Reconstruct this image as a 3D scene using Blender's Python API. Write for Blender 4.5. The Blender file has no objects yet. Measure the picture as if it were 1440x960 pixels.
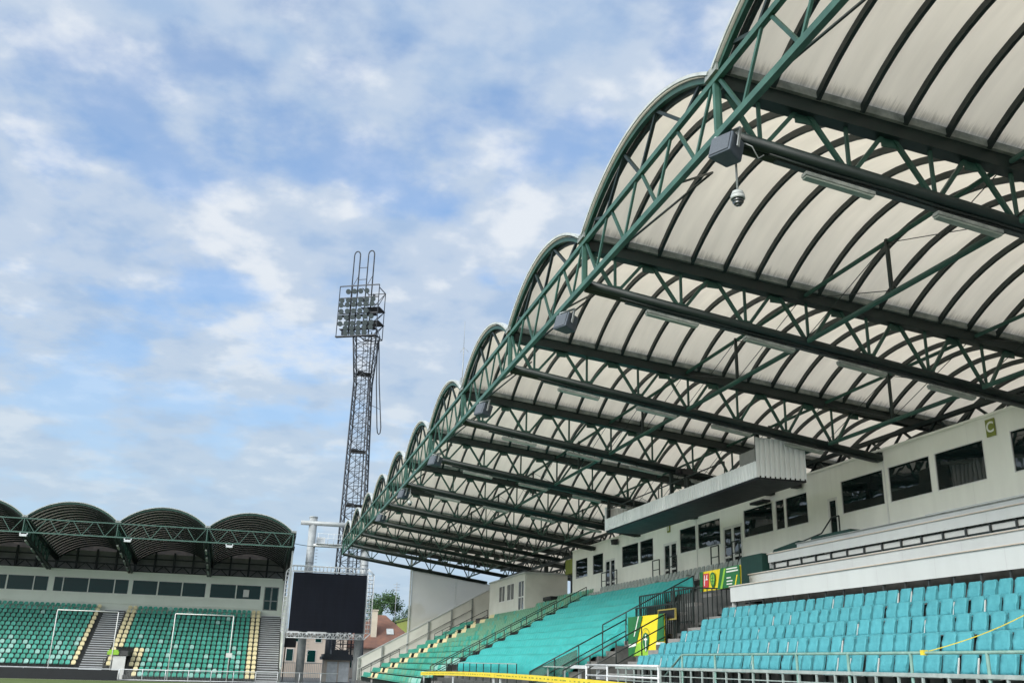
import bpy, math, random
from mathutils import Vector, Matrix
random.seed(7)
S = bpy.context.scene
COL = S.collection
UP = Vector((0, 0, 1))
ORD = ['zeroth', 'first', 'second', 'third', 'fourth', 'fifth', 'sixth', 'seventh', 'eighth', 'ninth', 'tenth', 'eleventh',
       'twelfth', 'thirteenth', 'fourteenth', 'fifteenth', 'sixteenth', 'seventeenth', 'eighteenth', 'nineteenth', 'twentieth']
TENS = {20: 'twenty', 30: 'thirty', 40: 'forty', 50: 'fifty', 60: 'sixty'}
def ordinal(n):
    if n <= 20: return ORD[n]
    t, r = n // 10 * 10, n % 10
    if r == 0: return TENS[t][:-1] + 'ieth'
    return TENS[t] + '-' + ORD[r]

# ------------------------------------------------------------------ materials
def new_mat(name):
    m = bpy.data.materials.new(name); m.use_nodes = True
    nt = m.node_tree; nt.nodes.clear()
    out = nt.nodes.new('ShaderNodeOutputMaterial')
    return m, nt, out
def N(nt, t, **kw):
    n = nt.nodes.new(t)
    for k, v in kw.items():
        if k.startswith('i_'): n.inputs[k[2:].replace('_', ' ')].default_value = v
        else: setattr(n, k, v)
    return n
def c4(c): return (c[0], c[1], c[2], 1)
def mat(name, col, col2=None, scale=3.0, rough=.6, metal=0., bump=0., stretch=(1, 1, 1), spec=.5, rnd=0.0, detail=6, bscale=None):
    """principled with two-tone procedural wear; rnd: per-object value variation"""
    m, nt, out = new_mat(name)
    b = N(nt, 'ShaderNodeBsdfPrincipled'); b.inputs['Roughness'].default_value = rough; b.inputs['Metallic'].default_value = metal
    b.inputs['Specular IOR Level'].default_value = spec
    nt.links.new(b.outputs[0], out.inputs[0])
    col2 = col2 or tuple(x * .75 for x in col)
    tc = N(nt, 'ShaderNodeTexCoord'); mp = N(nt, 'ShaderNodeMapping'); mp.inputs['Scale'].default_value = stretch
    nt.links.new(tc.outputs['Object'], mp.inputs[0])
    no = N(nt, 'ShaderNodeTexNoise'); no.inputs['Scale'].default_value = scale; no.inputs['Detail'].default_value = detail
    no.inputs['Roughness'].default_value = .65
    nt.links.new(mp.outputs[0], no.inputs['Vector'])
    r = N(nt, 'ShaderNodeValToRGB'); r.color_ramp.elements[0].position = .35; r.color_ramp.elements[1].position = .65
    r.color_ramp.elements[0].color = c4(col2); r.color_ramp.elements[1].color = c4(col)
    nt.links.new(no.outputs['Fac'], r.inputs[0])
    last = r.outputs[0]
    if rnd:
        oi = N(nt, 'ShaderNodeObjectInfo'); hs = N(nt, 'ShaderNodeHueSaturation')
        mr = N(nt, 'ShaderNodeMapRange'); mr.inputs['To Min'].default_value = 1 - rnd; mr.inputs['To Max'].default_value = 1 + rnd
        nt.links.new(oi.outputs['Random'], mr.inputs[0]); nt.links.new(mr.outputs[0], hs.inputs['Value']); nt.links.new(last, hs.inputs['Color'])
        last = hs.outputs[0]
    nt.links.new(last, b.inputs['Base Color'])
    mr2 = N(nt, 'ShaderNodeMapRange'); mr2.inputs['To Min'].default_value = max(0, rough - .1); mr2.inputs['To Max'].default_value = min(1, rough + .12)
    nt.links.new(no.outputs['Fac'], mr2.inputs[0]); nt.links.new(mr2.outputs[0], b.inputs['Roughness'])
    if bump:
        n2 = N(nt, 'ShaderNodeTexNoise'); n2.inputs['Scale'].default_value = bscale or scale * 4; n2.inputs['Detail'].default_value = 5
        nt.links.new(mp.outputs[0], n2.inputs['Vector'])
        bp = N(nt, 'ShaderNodeBump'); bp.inputs['Strength'].default_value = bump; bp.inputs['Distance'].default_value = .03
        nt.links.new(n2.outputs['Fac'], bp.inputs['Height']); nt.links.new(bp.outputs[0], b.inputs['Normal'])
    return m

M = {}
M['steel_green'] = mat('steel_green', (.020, .078, .056), (.011, .046, .034), 2.5, .5)
M['steel_green_lit'] = mat('steel_green_lit', (.050, .135, .103), (.026, .080, .060), 1.8, .5)  # lit copy of the green steel, light put into the colour
M['steel_hazed'] = mat('steel_hazed', (.065, .14, .112), (.045, .10, .08), 1.8, .55)  # green steel paled, distance haze put into the colour
M['conduit'] = mat('conduit', (.05, .06, .06), (.03, .036, .036), 4, .5)
M['steel_shaded'] = mat('steel_shaded', (.007, .020, .017), (.004, .012, .011), 2.0, .5)  # shadowed copy of the green steel, shade put into the colour
M['gutter'] = mat('gutter', (.30, .32, .30), (.14, .16, .15), 3.0, .6, stretch=(1, 1, 1))
M['flashing'] = mat('flashing', (.50, .53, .52), (.36, .39, .38), 2.0, .5)
M['galv'] = mat('galv', (.36, .385, .39), (.26, .285, .29), 2.0, .45, metal=.1)
M['galv_light'] = mat('galv_light', (.62, .65, .66), (.48, .51, .52), 2.0, .5, metal=.1)
M['tower_steel'] = mat('tower_steel', (.034, .040, .048), (.02, .024, .03), 1.0, .55, metal=.2)
M['concrete'] = mat('concrete', (.27, .27, .26), (.17, .17, .165), 1.3, .85, bump=.15)
M['concrete_dark'] = mat('concrete_dark', (.10, .104, .10), (.06, .063, .06), 1.6, .85, bump=.15)
M['wall_render'] = mat('wall_render', (.80, .815, .74), (.74, .755, .68), .35, .8, bump=.04, bscale=30)
M['wall_left'] = mat('wall_left', (.72, .77, .69), (.66, .71, .63), .5, .8)
M['frame_white'] = mat('frame_white', (.66, .67, .64), (.58, .59, .56), 2, .45)
M['panel_white'] = mat('panel_white', (.74, .76, .76), (.66, .68, .69), .6, .5, stretch=(1, .4, 3))
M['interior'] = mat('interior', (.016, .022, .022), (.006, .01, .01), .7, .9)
M['black'] = mat('black', (.008, .010, .013), (.005, .006, .008), 2, .5)
M['screen'] = mat('screen', (.007, .009, .016), (.005, .006, .011), 3, .45)
M['rail_black'] = mat('rail_black', (.018, .028, .026), (.010, .016, .015), 3, .45)
M['rail_grey'] = mat('rail_grey', (.40, .46, .44), (.26, .33, .31), 4, .5, metal=.2)
M['rail_green'] = mat('rail_green', (.20, .33, .29), (.11, .23, .19), 5, .55)
M['cover_turq'] = mat('cover_turq', (.072, .32, .365), (.052, .265, .31), 6, .75, bump=.4, rnd=.05, bscale=14)
M['seat_shell'] = mat('seat_shell', (.66, .68, .66), (.55, .57, .55), 4, .4)
M['tarp'] = mat('tarp', (.034, .37, .355), (.022, .30, .285), 1.2, .6, bump=.35, stretch=(2, .5, 2), bscale=5)
M['tarp_dark'] = mat('tarp_dark', (.012, .06, .045), (.007, .035, .028), 1.5, .55, bump=.3)
M['green_a'] = mat('green_a', (.030, .27, .195), (.022, .215, .155), 3, .45, rnd=.12)
M['green_b'] = mat('green_b', (.055, .34, .265), (.038, .285, .21), 3, .45, rnd=.12)
M['green_pale'] = mat('green_pale', (.27, .49, .43), (.19, .40, .34), 3, .5, rnd=.12)
M['green_faded'] = mat('green_faded', (.14, .31, .20), (.10, .25, .155), 3, .5, rnd=.12)
M['seat_cream'] = mat('seat_cream', (.70, .62, .36), (.60, .53, .30), 3, .45, rnd=.06)
M['seat_grey'] = mat('seat_grey', (.33, .37, .35), (.25, .29, .27), 3, .5, rnd=.1)
M['yellow'] = mat('yellow', (.72, .58, .05), (.60, .47, .035), 2.5, .5)
M['banner_yellow'] = mat('banner_yellow', (.80, .66, .03), (.74, .58, .02), 3, .55)
M['banner_lime'] = mat('banner_lime', (.30, .55, .05), (.22, .45, .04), 3, .55)
M['banner_green'] = mat('banner_green', (.02, .16, .05), (.014, .12, .035), 3, .55)
M['banner_white'] = mat('banner_white', (.75, .78, .72), (.65, .68, .62), 3, .55)
M['banner_red'] = mat('banner_red', (.60, .06, .07), (.5, .04, .05), 3, .55)
M['dull_gold'] = mat('dull_gold', (.30, .25, .06), (.22, .18, .04), 3, .6)
M['olive'] = mat('olive', (.22, .26, .04), (.16, .19, .03), 2, .6)
M['grass'] = mat('grass', (.105, .15, .035), (.065, .10, .022), .6, .95, bump=.4, bscale=25)
M['asphalt'] = mat('asphalt', (.16, .16, .155), (.11, .11, .105), 1.5, .9, bump=.2)
M['chalk'] = mat('chalk', (.75, .77, .7), (.6, .63, .55), 6, .9)
M['speaker_grey'] = mat('speaker_grey', (.075, .098, .125), (.05, .068, .09), 5, .55)
M['grille'] = mat('grille', (.085, .10, .12), (.06, .075, .09), 30, .7)
M['diffuser'] = mat('diffuser', (.27, .31, .27), (.21, .25, .22), 2, .35)
M['roof_tile'] = mat('roof_tile', (.215, .105, .07), (.125, .070, .055), 1.0, .85, bump=.3)
M['house_wall'] = mat('house_wall', (.58, .50, .42), (.50, .43, .36), .6, .85)
M['house_cream'] = mat('house_cream', (.62, .56, .44), (.52, .46, .36), .8, .85)
M['leaf'] = mat('leaf', (.055, .125, .035), (.03, .075, .02), 1.2, .7, rnd=0)
M['leaf_dark'] = mat('leaf_dark', (.03, .075, .03), (.018, .05, .02), 1.2, .7)
M['bark'] = mat('bark', (.10, .07, .05), None, 4, .9)
M['corr_light'] = mat('corr_light', (.78, .80, .79), (.62, .65, .64), .8, .5, stretch=(1, 2, .3))
M['cladding'] = mat('cladding', (.30, .31, .30), (.20, .21, .20), .8, .8)
M['cabin'] = mat('cabin', (.62, .63, .57), (.54, .55, .49), .7, .75)
M['lamp_face'] = mat('lamp_face', (.09, .11, .12), (.05, .065, .07), 8, .25)

def panel_mat(name, col, axis, pitch, width, jcol, axis2=None, pitch2=1, streak=True, rough=.5, spec=.5):
    '''sheet panels with fine joints every PITCH metres and faint vertical rain streaks'''
    m, nt, out = new_mat(name); b = N(nt, 'ShaderNodeBsdfPrincipled'); b.inputs['Roughness'].default_value = rough; b.inputs['Specular IOR Level'].default_value = spec; nt.links.new(b.outputs[0], out.inputs[0])
    tc = N(nt, 'ShaderNodeTexCoord'); sp = N(nt, 'ShaderNodeSeparateXYZ'); nt.links.new(tc.outputs['Object'], sp.inputs[0])
    def line(ax, pi):
        a = N(nt, 'ShaderNodeMath', operation='PINGPONG'); a.inputs[1].default_value = pi / 2; nt.links.new(sp.outputs[ax], a.inputs[0])
        c = N(nt, 'ShaderNodeMath', operation='LESS_THAN'); c.inputs[1].default_value = width / 2; nt.links.new(a.outputs[0], c.inputs[0]); return c.outputs[0]
    f = line(axis, pitch)
    if axis2:
        mxx = N(nt, 'ShaderNodeMath', operation='MAXIMUM'); nt.links.new(f, mxx.inputs[0]); nt.links.new(line(axis2, pitch2), mxx.inputs[1]); f = mxx.outputs[0]
    mp = N(nt, 'ShaderNodeMapping'); mp.inputs['Scale'].default_value = (2.2, 2.2, .5); nt.links.new(tc.outputs['Object'], mp.inputs[0])
    no = N(nt, 'ShaderNodeTexNoise'); no.inputs['Scale'].default_value = .8; no.inputs['Detail'].default_value = 6; nt.links.new(mp.outputs[0], no.inputs['Vector'])
    r = N(nt, 'ShaderNodeValToRGB'); r.color_ramp.elements[0].position = .32; r.color_ramp.elements[1].position = .6
    r.color_ramp.elements[0].color = c4(tuple(x * (.93 if streak else .8) for x in col)); r.color_ramp.elements[1].color = c4(col); nt.links.new(no.outputs['Fac'], r.inputs[0])
    mx = N(nt, 'ShaderNodeMix', data_type='RGBA'); nt.links.new(f, mx.inputs['Factor']); nt.links.new(r.outputs[0], mx.inputs['A']); mx.inputs['B'].default_value = c4(jcol)
    nt.links.new(mx.outputs['Result'], b.inputs['Base Color']); return m
M['panel_white'] = panel_mat('panel_white', (.58, .61, .60), 'Y', 2.44, .018, (.50, .51, .51))
M['screen'] = panel_mat('screen', (.006, .008, .014), 'X', .64, .012, (.012, .014, .020), 'Z', .64, False, .55, .15)
M['wall_render'] = panel_mat('wall_render', (.80, .815, .74), 'Y', 8.0, .012, (.66, .67, .61), rough=.8)

def glass_mat(name, tint, rough=.02, ior=1.9):
    m, nt, out = new_mat(name)
    b = N(nt, 'ShaderNodeBsdfPrincipled'); b.inputs['Base Color'].default_value = c4(tint)
    b.inputs['Roughness'].default_value = rough; b.inputs['IOR'].default_value = ior
    no = N(nt, 'ShaderNodeTexNoise'); no.inputs['Scale'].default_value = .7
    tc = N(nt, 'ShaderNodeTexCoord'); nt.links.new(tc.outputs['Object'], no.inputs['Vector'])
    bp = N(nt, 'ShaderNodeBump'); bp.inputs['Strength'].default_value = .03; bp.inputs['Distance'].default_value = .3
    nt.links.new(no.outputs['Fac'], bp.inputs['Height']); nt.links.new(bp.outputs[0], b.inputs['Normal'])
    nt.links.new(b.outputs[0], out.inputs[0])
    return m
M['glass'] = glass_mat('glass', (.004, .010, .010))
M['glass_left'] = glass_mat('glass_left', (.004, .034, .031), .06, 1.30)

def sheet_glass(name, tint, mixfac, dif):
    m, nt, out = new_mat(name)
    t = N(nt, 'ShaderNodeBsdfTransparent'); t.inputs[0].default_value = c4(tint)
    d = N(nt, 'ShaderNodeBsdfPrincipled'); d.inputs['Base Color'].default_value = c4(dif); d.inputs['Roughness'].default_value = .25
    no = N(nt, 'ShaderNodeTexNoise'); no.inputs['Scale'].default_value = .5; no.inputs['Detail'].default_value = 4
    tc = N(nt, 'ShaderNodeTexCoord'); nt.links.new(tc.outputs['Object'], no.inputs['Vector'])
    mr = N(nt, 'ShaderNodeMapRange'); mr.inputs['To Min'].default_value = mixfac - .06; mr.inputs['To Max'].default_value = mixfac + .06
    nt.links.new(no.outputs['Fac'], mr.inputs[0])
    mx = N(nt, 'ShaderNodeMixShader'); nt.links.new(mr.outputs[0], mx.inputs[0])
    nt.links.new(t.outputs[0], mx.inputs[1]); nt.links.new(d.outputs[0], mx.inputs[2]); nt.links.new(mx.outputs[0], out.inputs[0])
    return m
M['windscreen'] = sheet_glass('windscreen', (.86, .87, .86), .62, (.64, .64, .62))
M['rail_glass'] = sheet_glass('rail_glass', (.55, .72, .66), .45, (.20, .30, .27))

def membrane(name, col, trans, tcol):
    """translucent roof sheet: streaks across the arch, mould fringes at both springing edges (UV: u metres along, v 0..1 over the arch)"""
    m, nt, out = new_mat(name)
    uv = N(nt, 'ShaderNodeUVMap'); sp = N(nt, 'ShaderNodeSeparateXYZ'); nt.links.new(uv.outputs[0], sp.inputs[0])
    mp = N(nt, 'ShaderNodeMapping'); mp.inputs['Scale'].default_value = (2.2, 2.0, 1); nt.links.new(uv.outputs[0], mp.inputs[0])
    no = N(nt, 'ShaderNodeTexNoise'); no.inputs['Scale'].default_value = 1.6; no.inputs['Detail'].default_value = 7; no.inputs['Roughness'].default_value = .6
    nt.links.new(mp.outputs[0], no.inputs['Vector'])
    r = N(nt, 'ShaderNodeValToRGB'); r.color_ramp.elements[0].position = .3; r.color_ramp.elements[1].position = .68
    r.color_ramp.elements[0].color = c4(tuple(x * .90 for x in col)); r.color_ramp.elements[1].color = c4(col)
    nt.links.new(no.outputs['Fac'], r.inputs[0])
    # fringe: distance to the nearest springing edge against a fine noise
    mp2 = N(nt, 'ShaderNodeMapping'); mp2.inputs['Scale'].default_value = (16, 9, 1); nt.links.new(uv.outputs[0], mp2.inputs[0])
    n2 = N(nt, 'ShaderNodeTexNoise'); n2.inputs['Scale'].default_value = 1.0; n2.inputs['Detail'].default_value = 6; n2.inputs['Roughness'].default_value = .7
    nt.links.new(mp2.outputs[0], n2.inputs['Vector'])
    a = N(nt, 'ShaderNodeMath', operation='SUBTRACT'); a.inputs[0].default_value = 1; nt.links.new(sp.outputs['Y'], a.inputs[1])
    mn = N(nt, 'ShaderNodeMath', operation='MINIMUM'); nt.links.new(a.outputs[0], mn.inputs[0]); nt.links.new(sp.outputs['Y'], mn.inputs[1])
    s = N(nt, 'ShaderNodeMath', operation='MULTIPLY_ADD'); s.inputs[1].default_value = .13; s.inputs[2].default_value = -.054
    nt.links.new(n2.outputs['Fac'], s.inputs[0])
    sb = N(nt, 'ShaderNodeMath', operation='SUBTRACT'); nt.links.new(s.outputs[0], sb.inputs[0]); nt.links.new(mn.outputs[0], sb.inputs[1])
    mr = N(nt, 'ShaderNodeMapRange'); mr.inputs['From Min'].default_value = -.02; mr.inputs['From Max'].default_value = .055
    mr.inputs['To Max'].default_value = .8
    nt.links.new(sb.outputs[0], mr.inputs[0])
    mx = N(nt, 'ShaderNodeMix', data_type='RGBA'); nt.links.new(mr.outputs[0], mx.inputs['Factor'])
    nt.links.new(r.outputs[0], mx.inputs['A']); mx.inputs['B'].default_value = (.04, .04, .035, 1)
    d = N(nt, 'ShaderNodeBsdfDiffuse'); nt.links.new(mx.outputs['Result'], d.inputs[0])
    mt = N(nt, 'ShaderNodeMix', data_type='RGBA', blend_type='MULTIPLY'); mt.inputs['Factor'].default_value = 1
    oi = N(nt, 'ShaderNodeObjectInfo'); cb = N(nt, 'ShaderNodeCombineXYZ'); ml_ = N(nt, 'ShaderNodeMath', operation='MULTIPLY'); ml_.inputs[1].default_value = 50
    nt.links.new(oi.outputs['Random'], ml_.inputs[0]); nt.links.new(ml_.outputs[0], cb.inputs[0]); nt.links.new(ml_.outputs[0], cb.inputs[1])
    for q_ in (mp, mp2): nt.links.new(cb.outputs[0], q_.inputs['Location'])
    nt.links.new(mx.outputs['Result'], mt.inputs['A']); mt.inputs['B'].default_value = c4(tcol)
    t = N(nt, 'ShaderNodeBsdfTranslucent'); nt.links.new(mt.outputs['Result'], t.inputs[0])
    ms = N(nt, 'ShaderNodeMixShader'); ms.inputs[0].default_value = trans
    nt.links.new(d.outputs[0], ms.inputs[1]); nt.links.new(t.outputs[0], ms.inputs[2]); nt.links.new(ms.outputs[0], out.inputs[0])
    return m
M['membrane'] = membrane('membrane', (.90, .85, .76), .76, (1, 1, 1))
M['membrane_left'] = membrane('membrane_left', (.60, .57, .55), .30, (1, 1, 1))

# ------------------------------------------------------------------ mesh builder
WL = {}
class MB:
    def __init__(s, T=None): s.v = []; s.f = []; s.m = []; s.sm = []; s.uv = None; s.T = T
    def add(s, vs, fs, mi=0, smooth=False):
        o = len(s.v); s.v += [Vector(x) for x in vs]
        for f in fs: s.f.append([o + i for i in f]); s.m.append(mi); s.sm.append(smooth)
        return s
    def box(s, a, b, mi=0):
        x0, x1 = sorted((a[0], b[0])); y0, y1 = sorted((a[1], b[1])); z0, z1 = sorted((a[2], b[2]))
        return s.add([(x0,y0,z0),(x1,y0,z0),(x1,y1,z0),(x0,y1,z0),(x0,y0,z1),(x1,y0,z1),(x1,y1,z1),(x0,y1,z1)],
                     [(0,3,2,1),(4,5,6,7),(0,1,5,4),(1,2,6,5),(2,3,7,6),(3,0,4,7)], mi)
    def bar(s, p, q, w, h=None, mi=0, up=None):
        p, q = Vector(p), Vector(q); d = (q - p)
        if d.length < 1e-6: return s
        d.normalize(); u = Vector(up or (0, 0, 1))
        if abs(d.dot(u)) > .98: u = Vector((1, 0, 0))
        a = d.cross(u).normalized(); b = a.cross(d).normalized(); h = h or w
        a = a * w / 2; b = b * h / 2
        vs = [p-a-b, p+a-b, p+a+b, p-a+b, q-a-b, q+a-b, q+a+b, q-a+b]
        return s.add(vs, [(0,1,2,3),(7,6,5,4),(4,5,1,0),(5,6,2,1),(6,7,3,2),(7,4,0,3)], mi)
    def tube(s, p, q, r, n=8, r2=None, mi=0, caps=True):
        return s.path([p, q], r, n, r2, mi, caps)
    def path(s, pts, r, n=8, r2=None, mi=0, caps=True):
        pts = [Vector(x) for x in pts]; o = len(s.v); k = len(pts)
        prev = None
        for i, p in enumerate(pts):
            d = (pts[min(i+1, k-1)] - pts[max(i-1, 0)]).normalized()
            if prev is None:
                u = UP if abs(d.z) < .95 else Vector((1, 0, 0)); a = d.cross(u).normalized()
            else: a = (prev - d * prev.dot(d)).normalized()
            prev = a; b = d.cross(a)
            rr = r if r2 is None else r + (r2 - r) * i / (k - 1)
            for j in range(n):
                t = 2 * math.pi * j / n; s.v.append(p + a * math.cos(t) * rr + b * math.sin(t) * rr)
        for i in range(k - 1):
            for j in range(n):
                s.f.append([o+i*n+j, o+i*n+(j+1) % n, o+(i+1)*n+(j+1) % n, o+(i+1)*n+j]); s.m.append(mi); s.sm.append(True)
        if caps:
            s.f.append([o+j for j in range(n)][::-1]); s.m.append(mi); s.sm.append(False)
            s.f.append([o+(k-1)*n+j for j in range(n)]); s.m.append(mi); s.sm.append(False)
        return s
    def prism(s, poly, vec, mi=0):
        poly = [Vector(p) for p in poly]; vec = Vector(vec); n = len(poly)
        vs = poly + [p + vec for p in poly]
        fs = [tuple(range(n))[::-1], tuple(range(n, 2*n))] + [(i, (i+1) % n, n+(i+1) % n, n+i) for i in range(n)]
        return s.add(vs, fs, mi)
    def build(s, name, m, parent=None, kind=None):
        me = bpy.data.meshes.new(name); off = WL.get(parent.name, Vector()) if parent else Vector()
        T = s.T or (lambda p: p)
        me.from_pydata([Vector(T(v)) - off for v in s.v], [], s.f)
        for x in (m if isinstance(m, (list, tuple)) else [m]): me.materials.append(M[x])
        me.polygons.foreach_set('material_index', s.m); me.polygons.foreach_set('use_smooth', s.sm)
        if s.uv:
            l = me.uv_layers.new(name='UVMap')
            for lp in me.loops: l.data[lp.index].uv = s.uv[lp.vertex_index]
        me.validate(); me.update()
        o = bpy.data.objects.new(name, me); COL.objects.link(o)
        if parent: o.parent = parent
        WL[o.name] = off.copy()
        if kind: o['kind'] = kind
        return o
def tag(o, label, cat, group=None):
    o['label'] = label; o['category'] = cat
    if group: o['group'] = group
    return o
def thing(name, label, cat, loc=(0, 0, 0), group=None, rotz=0):
    o = bpy.data.objects.new(name, None); COL.objects.link(o); o.location = loc; o.empty_display_size = .2
    o.rotation_euler = (0, 0, rotz); WL[o.name] = Vector(loc)
    return tag(o, label, cat, group)
def solo(mb, name, m, loc, label, cat, group=None, kind=None):
    """a thing that is one mesh, with its origin at LOC"""
    loc = Vector(loc); T = mb.T or (lambda p: p)
    vs = [Vector(T(v)) - loc for v in mb.v]; mb.v = vs; mb.T = None
    o = mb.build(name, m); o.location = loc; WL[o.name] = loc
    if kind: o['kind'] = kind
    if label: tag(o, label, cat, group)
    return o
def copy_tree(o, parent=None):
    c = o.copy(); COL.objects.link(c); c.parent = parent
    for ch in list(o.children): copy_tree(ch, c)
    return c
def flat_text(body, mname, size, loc, axx, axy, parent, name='letter', extrude=.006, align='CENTER'):
    cu = bpy.data.curves.new(name, 'FONT'); cu.body = body; cu.size = size; cu.extrude = extrude; cu.align_x = align; cu.align_y = 'CENTER'
    cu.offset = size * .018
    cu.materials.append(M[mname]); o = bpy.data.objects.new(name, cu); COL.objects.link(o); o.parent = parent
    x, y = Vector(axx).normalized(), Vector(axy).normalized(); z = x.cross(y)
    mt = Matrix((x, y, z)).transposed().to_4x4(); mt.translation = Vector(loc) - WL[parent.name]
    bpy.context.view_layer.update(); me = bpy.data.meshes.new_from_object(o.evaluated_get(bpy.context.evaluated_depsgraph_get()))
    bpy.data.objects.remove(o); me.transform(mt); q = bpy.data.objects.new(name, me); COL.objects.link(q); q.parent = parent
    if not me.materials: me.materials.append(M[mname])
    return q

GZ = -2.15                                   # the pitch, below the camera at z = 0 (all is lifted at the end)
def main_T(p): return Vector((p[0], p[1], p[2]))
LDZ = 0.0
def left_T(p): return Vector((2.95 - p[1], p[0] + 88.35, p[2]))

# section of a stand in (u depth, v along, z)
def zrow(i): return -.36 + .42 * i
def urow(i): return 12.2 + .8 * i
EDGE, ZL, ZU = 7.65, 9.72, 10.96
def zl(u): return ZL - .140 * (u - EDGE)
def zu(u): return ZU - .105 * (u - EDGE)
RISE = 1.15

def arch_pts(v0, v1, z0, rise, n):
    c = (v1 - v0); R = (c * c / 4 + rise * rise) / (2 * rise); a = math.asin(c / 2 / R); vm = (v0 + v1) / 2; zc = z0 + rise - R
    return [(vm + R * math.sin(-a + 2 * a * i / n), zc + R * math.cos(-a + 2 * a * i / n)) for i in range(n + 1)]

def vault(parent, T, v0, v1, dz, mname, uend=33.0, ribs=True, detail=True, each=False, rise=RISE):
    n = 24; us = [EDGE - .12] + [EDGE + .8 + 2 * k for k in range(12)] + [uend]
    mb = MB(T); uv = []
    for side, dh in ((0, 0.), (1, .06)):
        for u in us:
            for i, (v, z) in enumerate(arch_pts(v0 + .27, v1 - .27, zu(u) + .24 + dz + dh, rise - .08, n)):
                mb.v.append(Vector((u, v, z))); uv.append((u - EDGE, i / n))
    K = len(us); n1 = n + 1
    for a in range(K - 1):
        for i in range(n):
            p = a * n1 + i; q = p + K * n1
            mb.f.append([p, p + n1, p + n1 + 1, p + 1]); mb.m.append(0); mb.sm.append(True)
            mb.f.append([q, q + 1, q + n1 + 1, q + n1]); mb.m.append(0); mb.sm.append(True)
    mb.uv = uv
    va = mb.build('roof_vault', mname, parent)
    if not ribs: return va
    rb = MB(T); u = EDGE + .15
    while u < uend - .2:
        pts = arch_pts(v0 + .2, v1 - .2, zu(u) + .10 + dz, rise - .05, 18)
        for a, b in zip(pts, pts[1:]): rb.bar((u, a[0], a[1]), (u, b[0], b[1]), .085, .15)
        if each and u < 30: rb.build('rib', 'steel_shaded', va); rb = MB(T)
        u += .98
    rb.build('rib_lattice', 'steel_shaded', va, kind='stuff')
    # front arch with its struts and the pale flashing along its outer edge
    fa = MB(T); pts = arch_pts(v0 + .12, v1 - .12, zu(EDGE) + .10 + dz, rise, 24)
    for a, b in zip(pts, pts[1:]): fa.bar((EDGE, a[0], a[1]), (EDGE, b[0], b[1]), .11, .15)
    fa.build('edge_arch', 'steel_green', va)
    fl = MB(T); pts = arch_pts(v0 + .10, v1 - .10, zu(EDGE) + .22 + dz, rise + .02, 24)
    for a, b in zip(pts, pts[1:]): fl.bar((EDGE - .03, a[0], a[1]), (EDGE - .03, b[0], b[1]), .20, .07)
    fl.build('edge_flashing', 'flashing', va)
    if detail:
        st = MB(T); P = lambda t: arch_pts(v0 + .12, v1 - .12, zu(EDGE) + .06 + dz, rise, 24)[int(round(t * 24))]
        L = v1 - v0; zc = zu(EDGE) + dz
        for t0, tops in ((.2, (.1, .36)), (.5, (.36, .64)), (.8, (.64, .9))):
            for tt in tops:
                a = P(tt); st.bar((EDGE + .05, v0 + L * t0, zc + .05), (EDGE + .05, a[0], a[1]), .075)
        st.build('arch_struts', 'steel_shaded', va)
    return va

def truss(parent, T, v, dz, ulow=22.0, uend=33.0, tray=True):
    w = MB(T); k = 0
    u = 8.55
    w.bar((EDGE + .05, v, zl(EDGE) + dz), (EDGE + .05, v, zu(EDGE) + dz), .09)
    while u < ulow - .3:
        lo = (u, v, zl(u) + dz)
        for du in (-.97, .97):
            uu = max(EDGE + .1, u + du)
            w.bar(lo, (uu, v, zu(uu) + dz), .085, .085)
        w.bar(lo, (u, v, zu(u) + dz), .065, .065)
        w.box((u - .2, v - .012, zl(u) + dz), (u + .2, v + .012, zl(u) + dz + .24))
        w.box((u + .97 - .17, v - .012, zu(u + .97) + dz - .42), (u + .97 + .17, v + .012, zu(u + .97) + dz - .1))
        u += 1.93
    t = w.build('roof_truss_lattice', 'steel_green', parent)
    c = MB(T); c.bar((EDGE + .1, v, zu(EDGE) - .07 + dz), (uend, v, zu(uend) - .07 + dz), .32, .34); c.build('upper_chord', 'steel_shaded', t)
    c = MB(T)
    for s in (-.13, .13): c.tube((EDGE + .1, v + s, zl(EDGE) + dz), (ulow, v + s, zl(ulow) + dz), .125, 8)
    c.build('lower_chord', 'steel_shaded', t)
    g = MB(T); g.bar((EDGE - .1, v, zu(EDGE) + .19 + dz), (uend, v, zu(uend) + .19 + dz), .50, .20)
    g.build('gutter', 'gutter', t)
    if tray:
        c = MB(T); c.bar((EDGE + 1.2, v, zl(EDGE + 1.2) - .15 + dz), (ulow - .2, v, zl(ulow - .2) - .15 + dz), .15, .07)
        c.build('cable_tray', 'conduit', t)
        c = MB(T); c.path([(EDGE + 1.0 + i_ * 1.3, v - .12, zl(EDGE + 1.0 + i_ * 1.3) - .13 - (.03 if i_ % 2 else 0) + dz) for i_ in range(10)], .03, 5); c.build('cable_run', 'rail_black', t)
    return t

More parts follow.
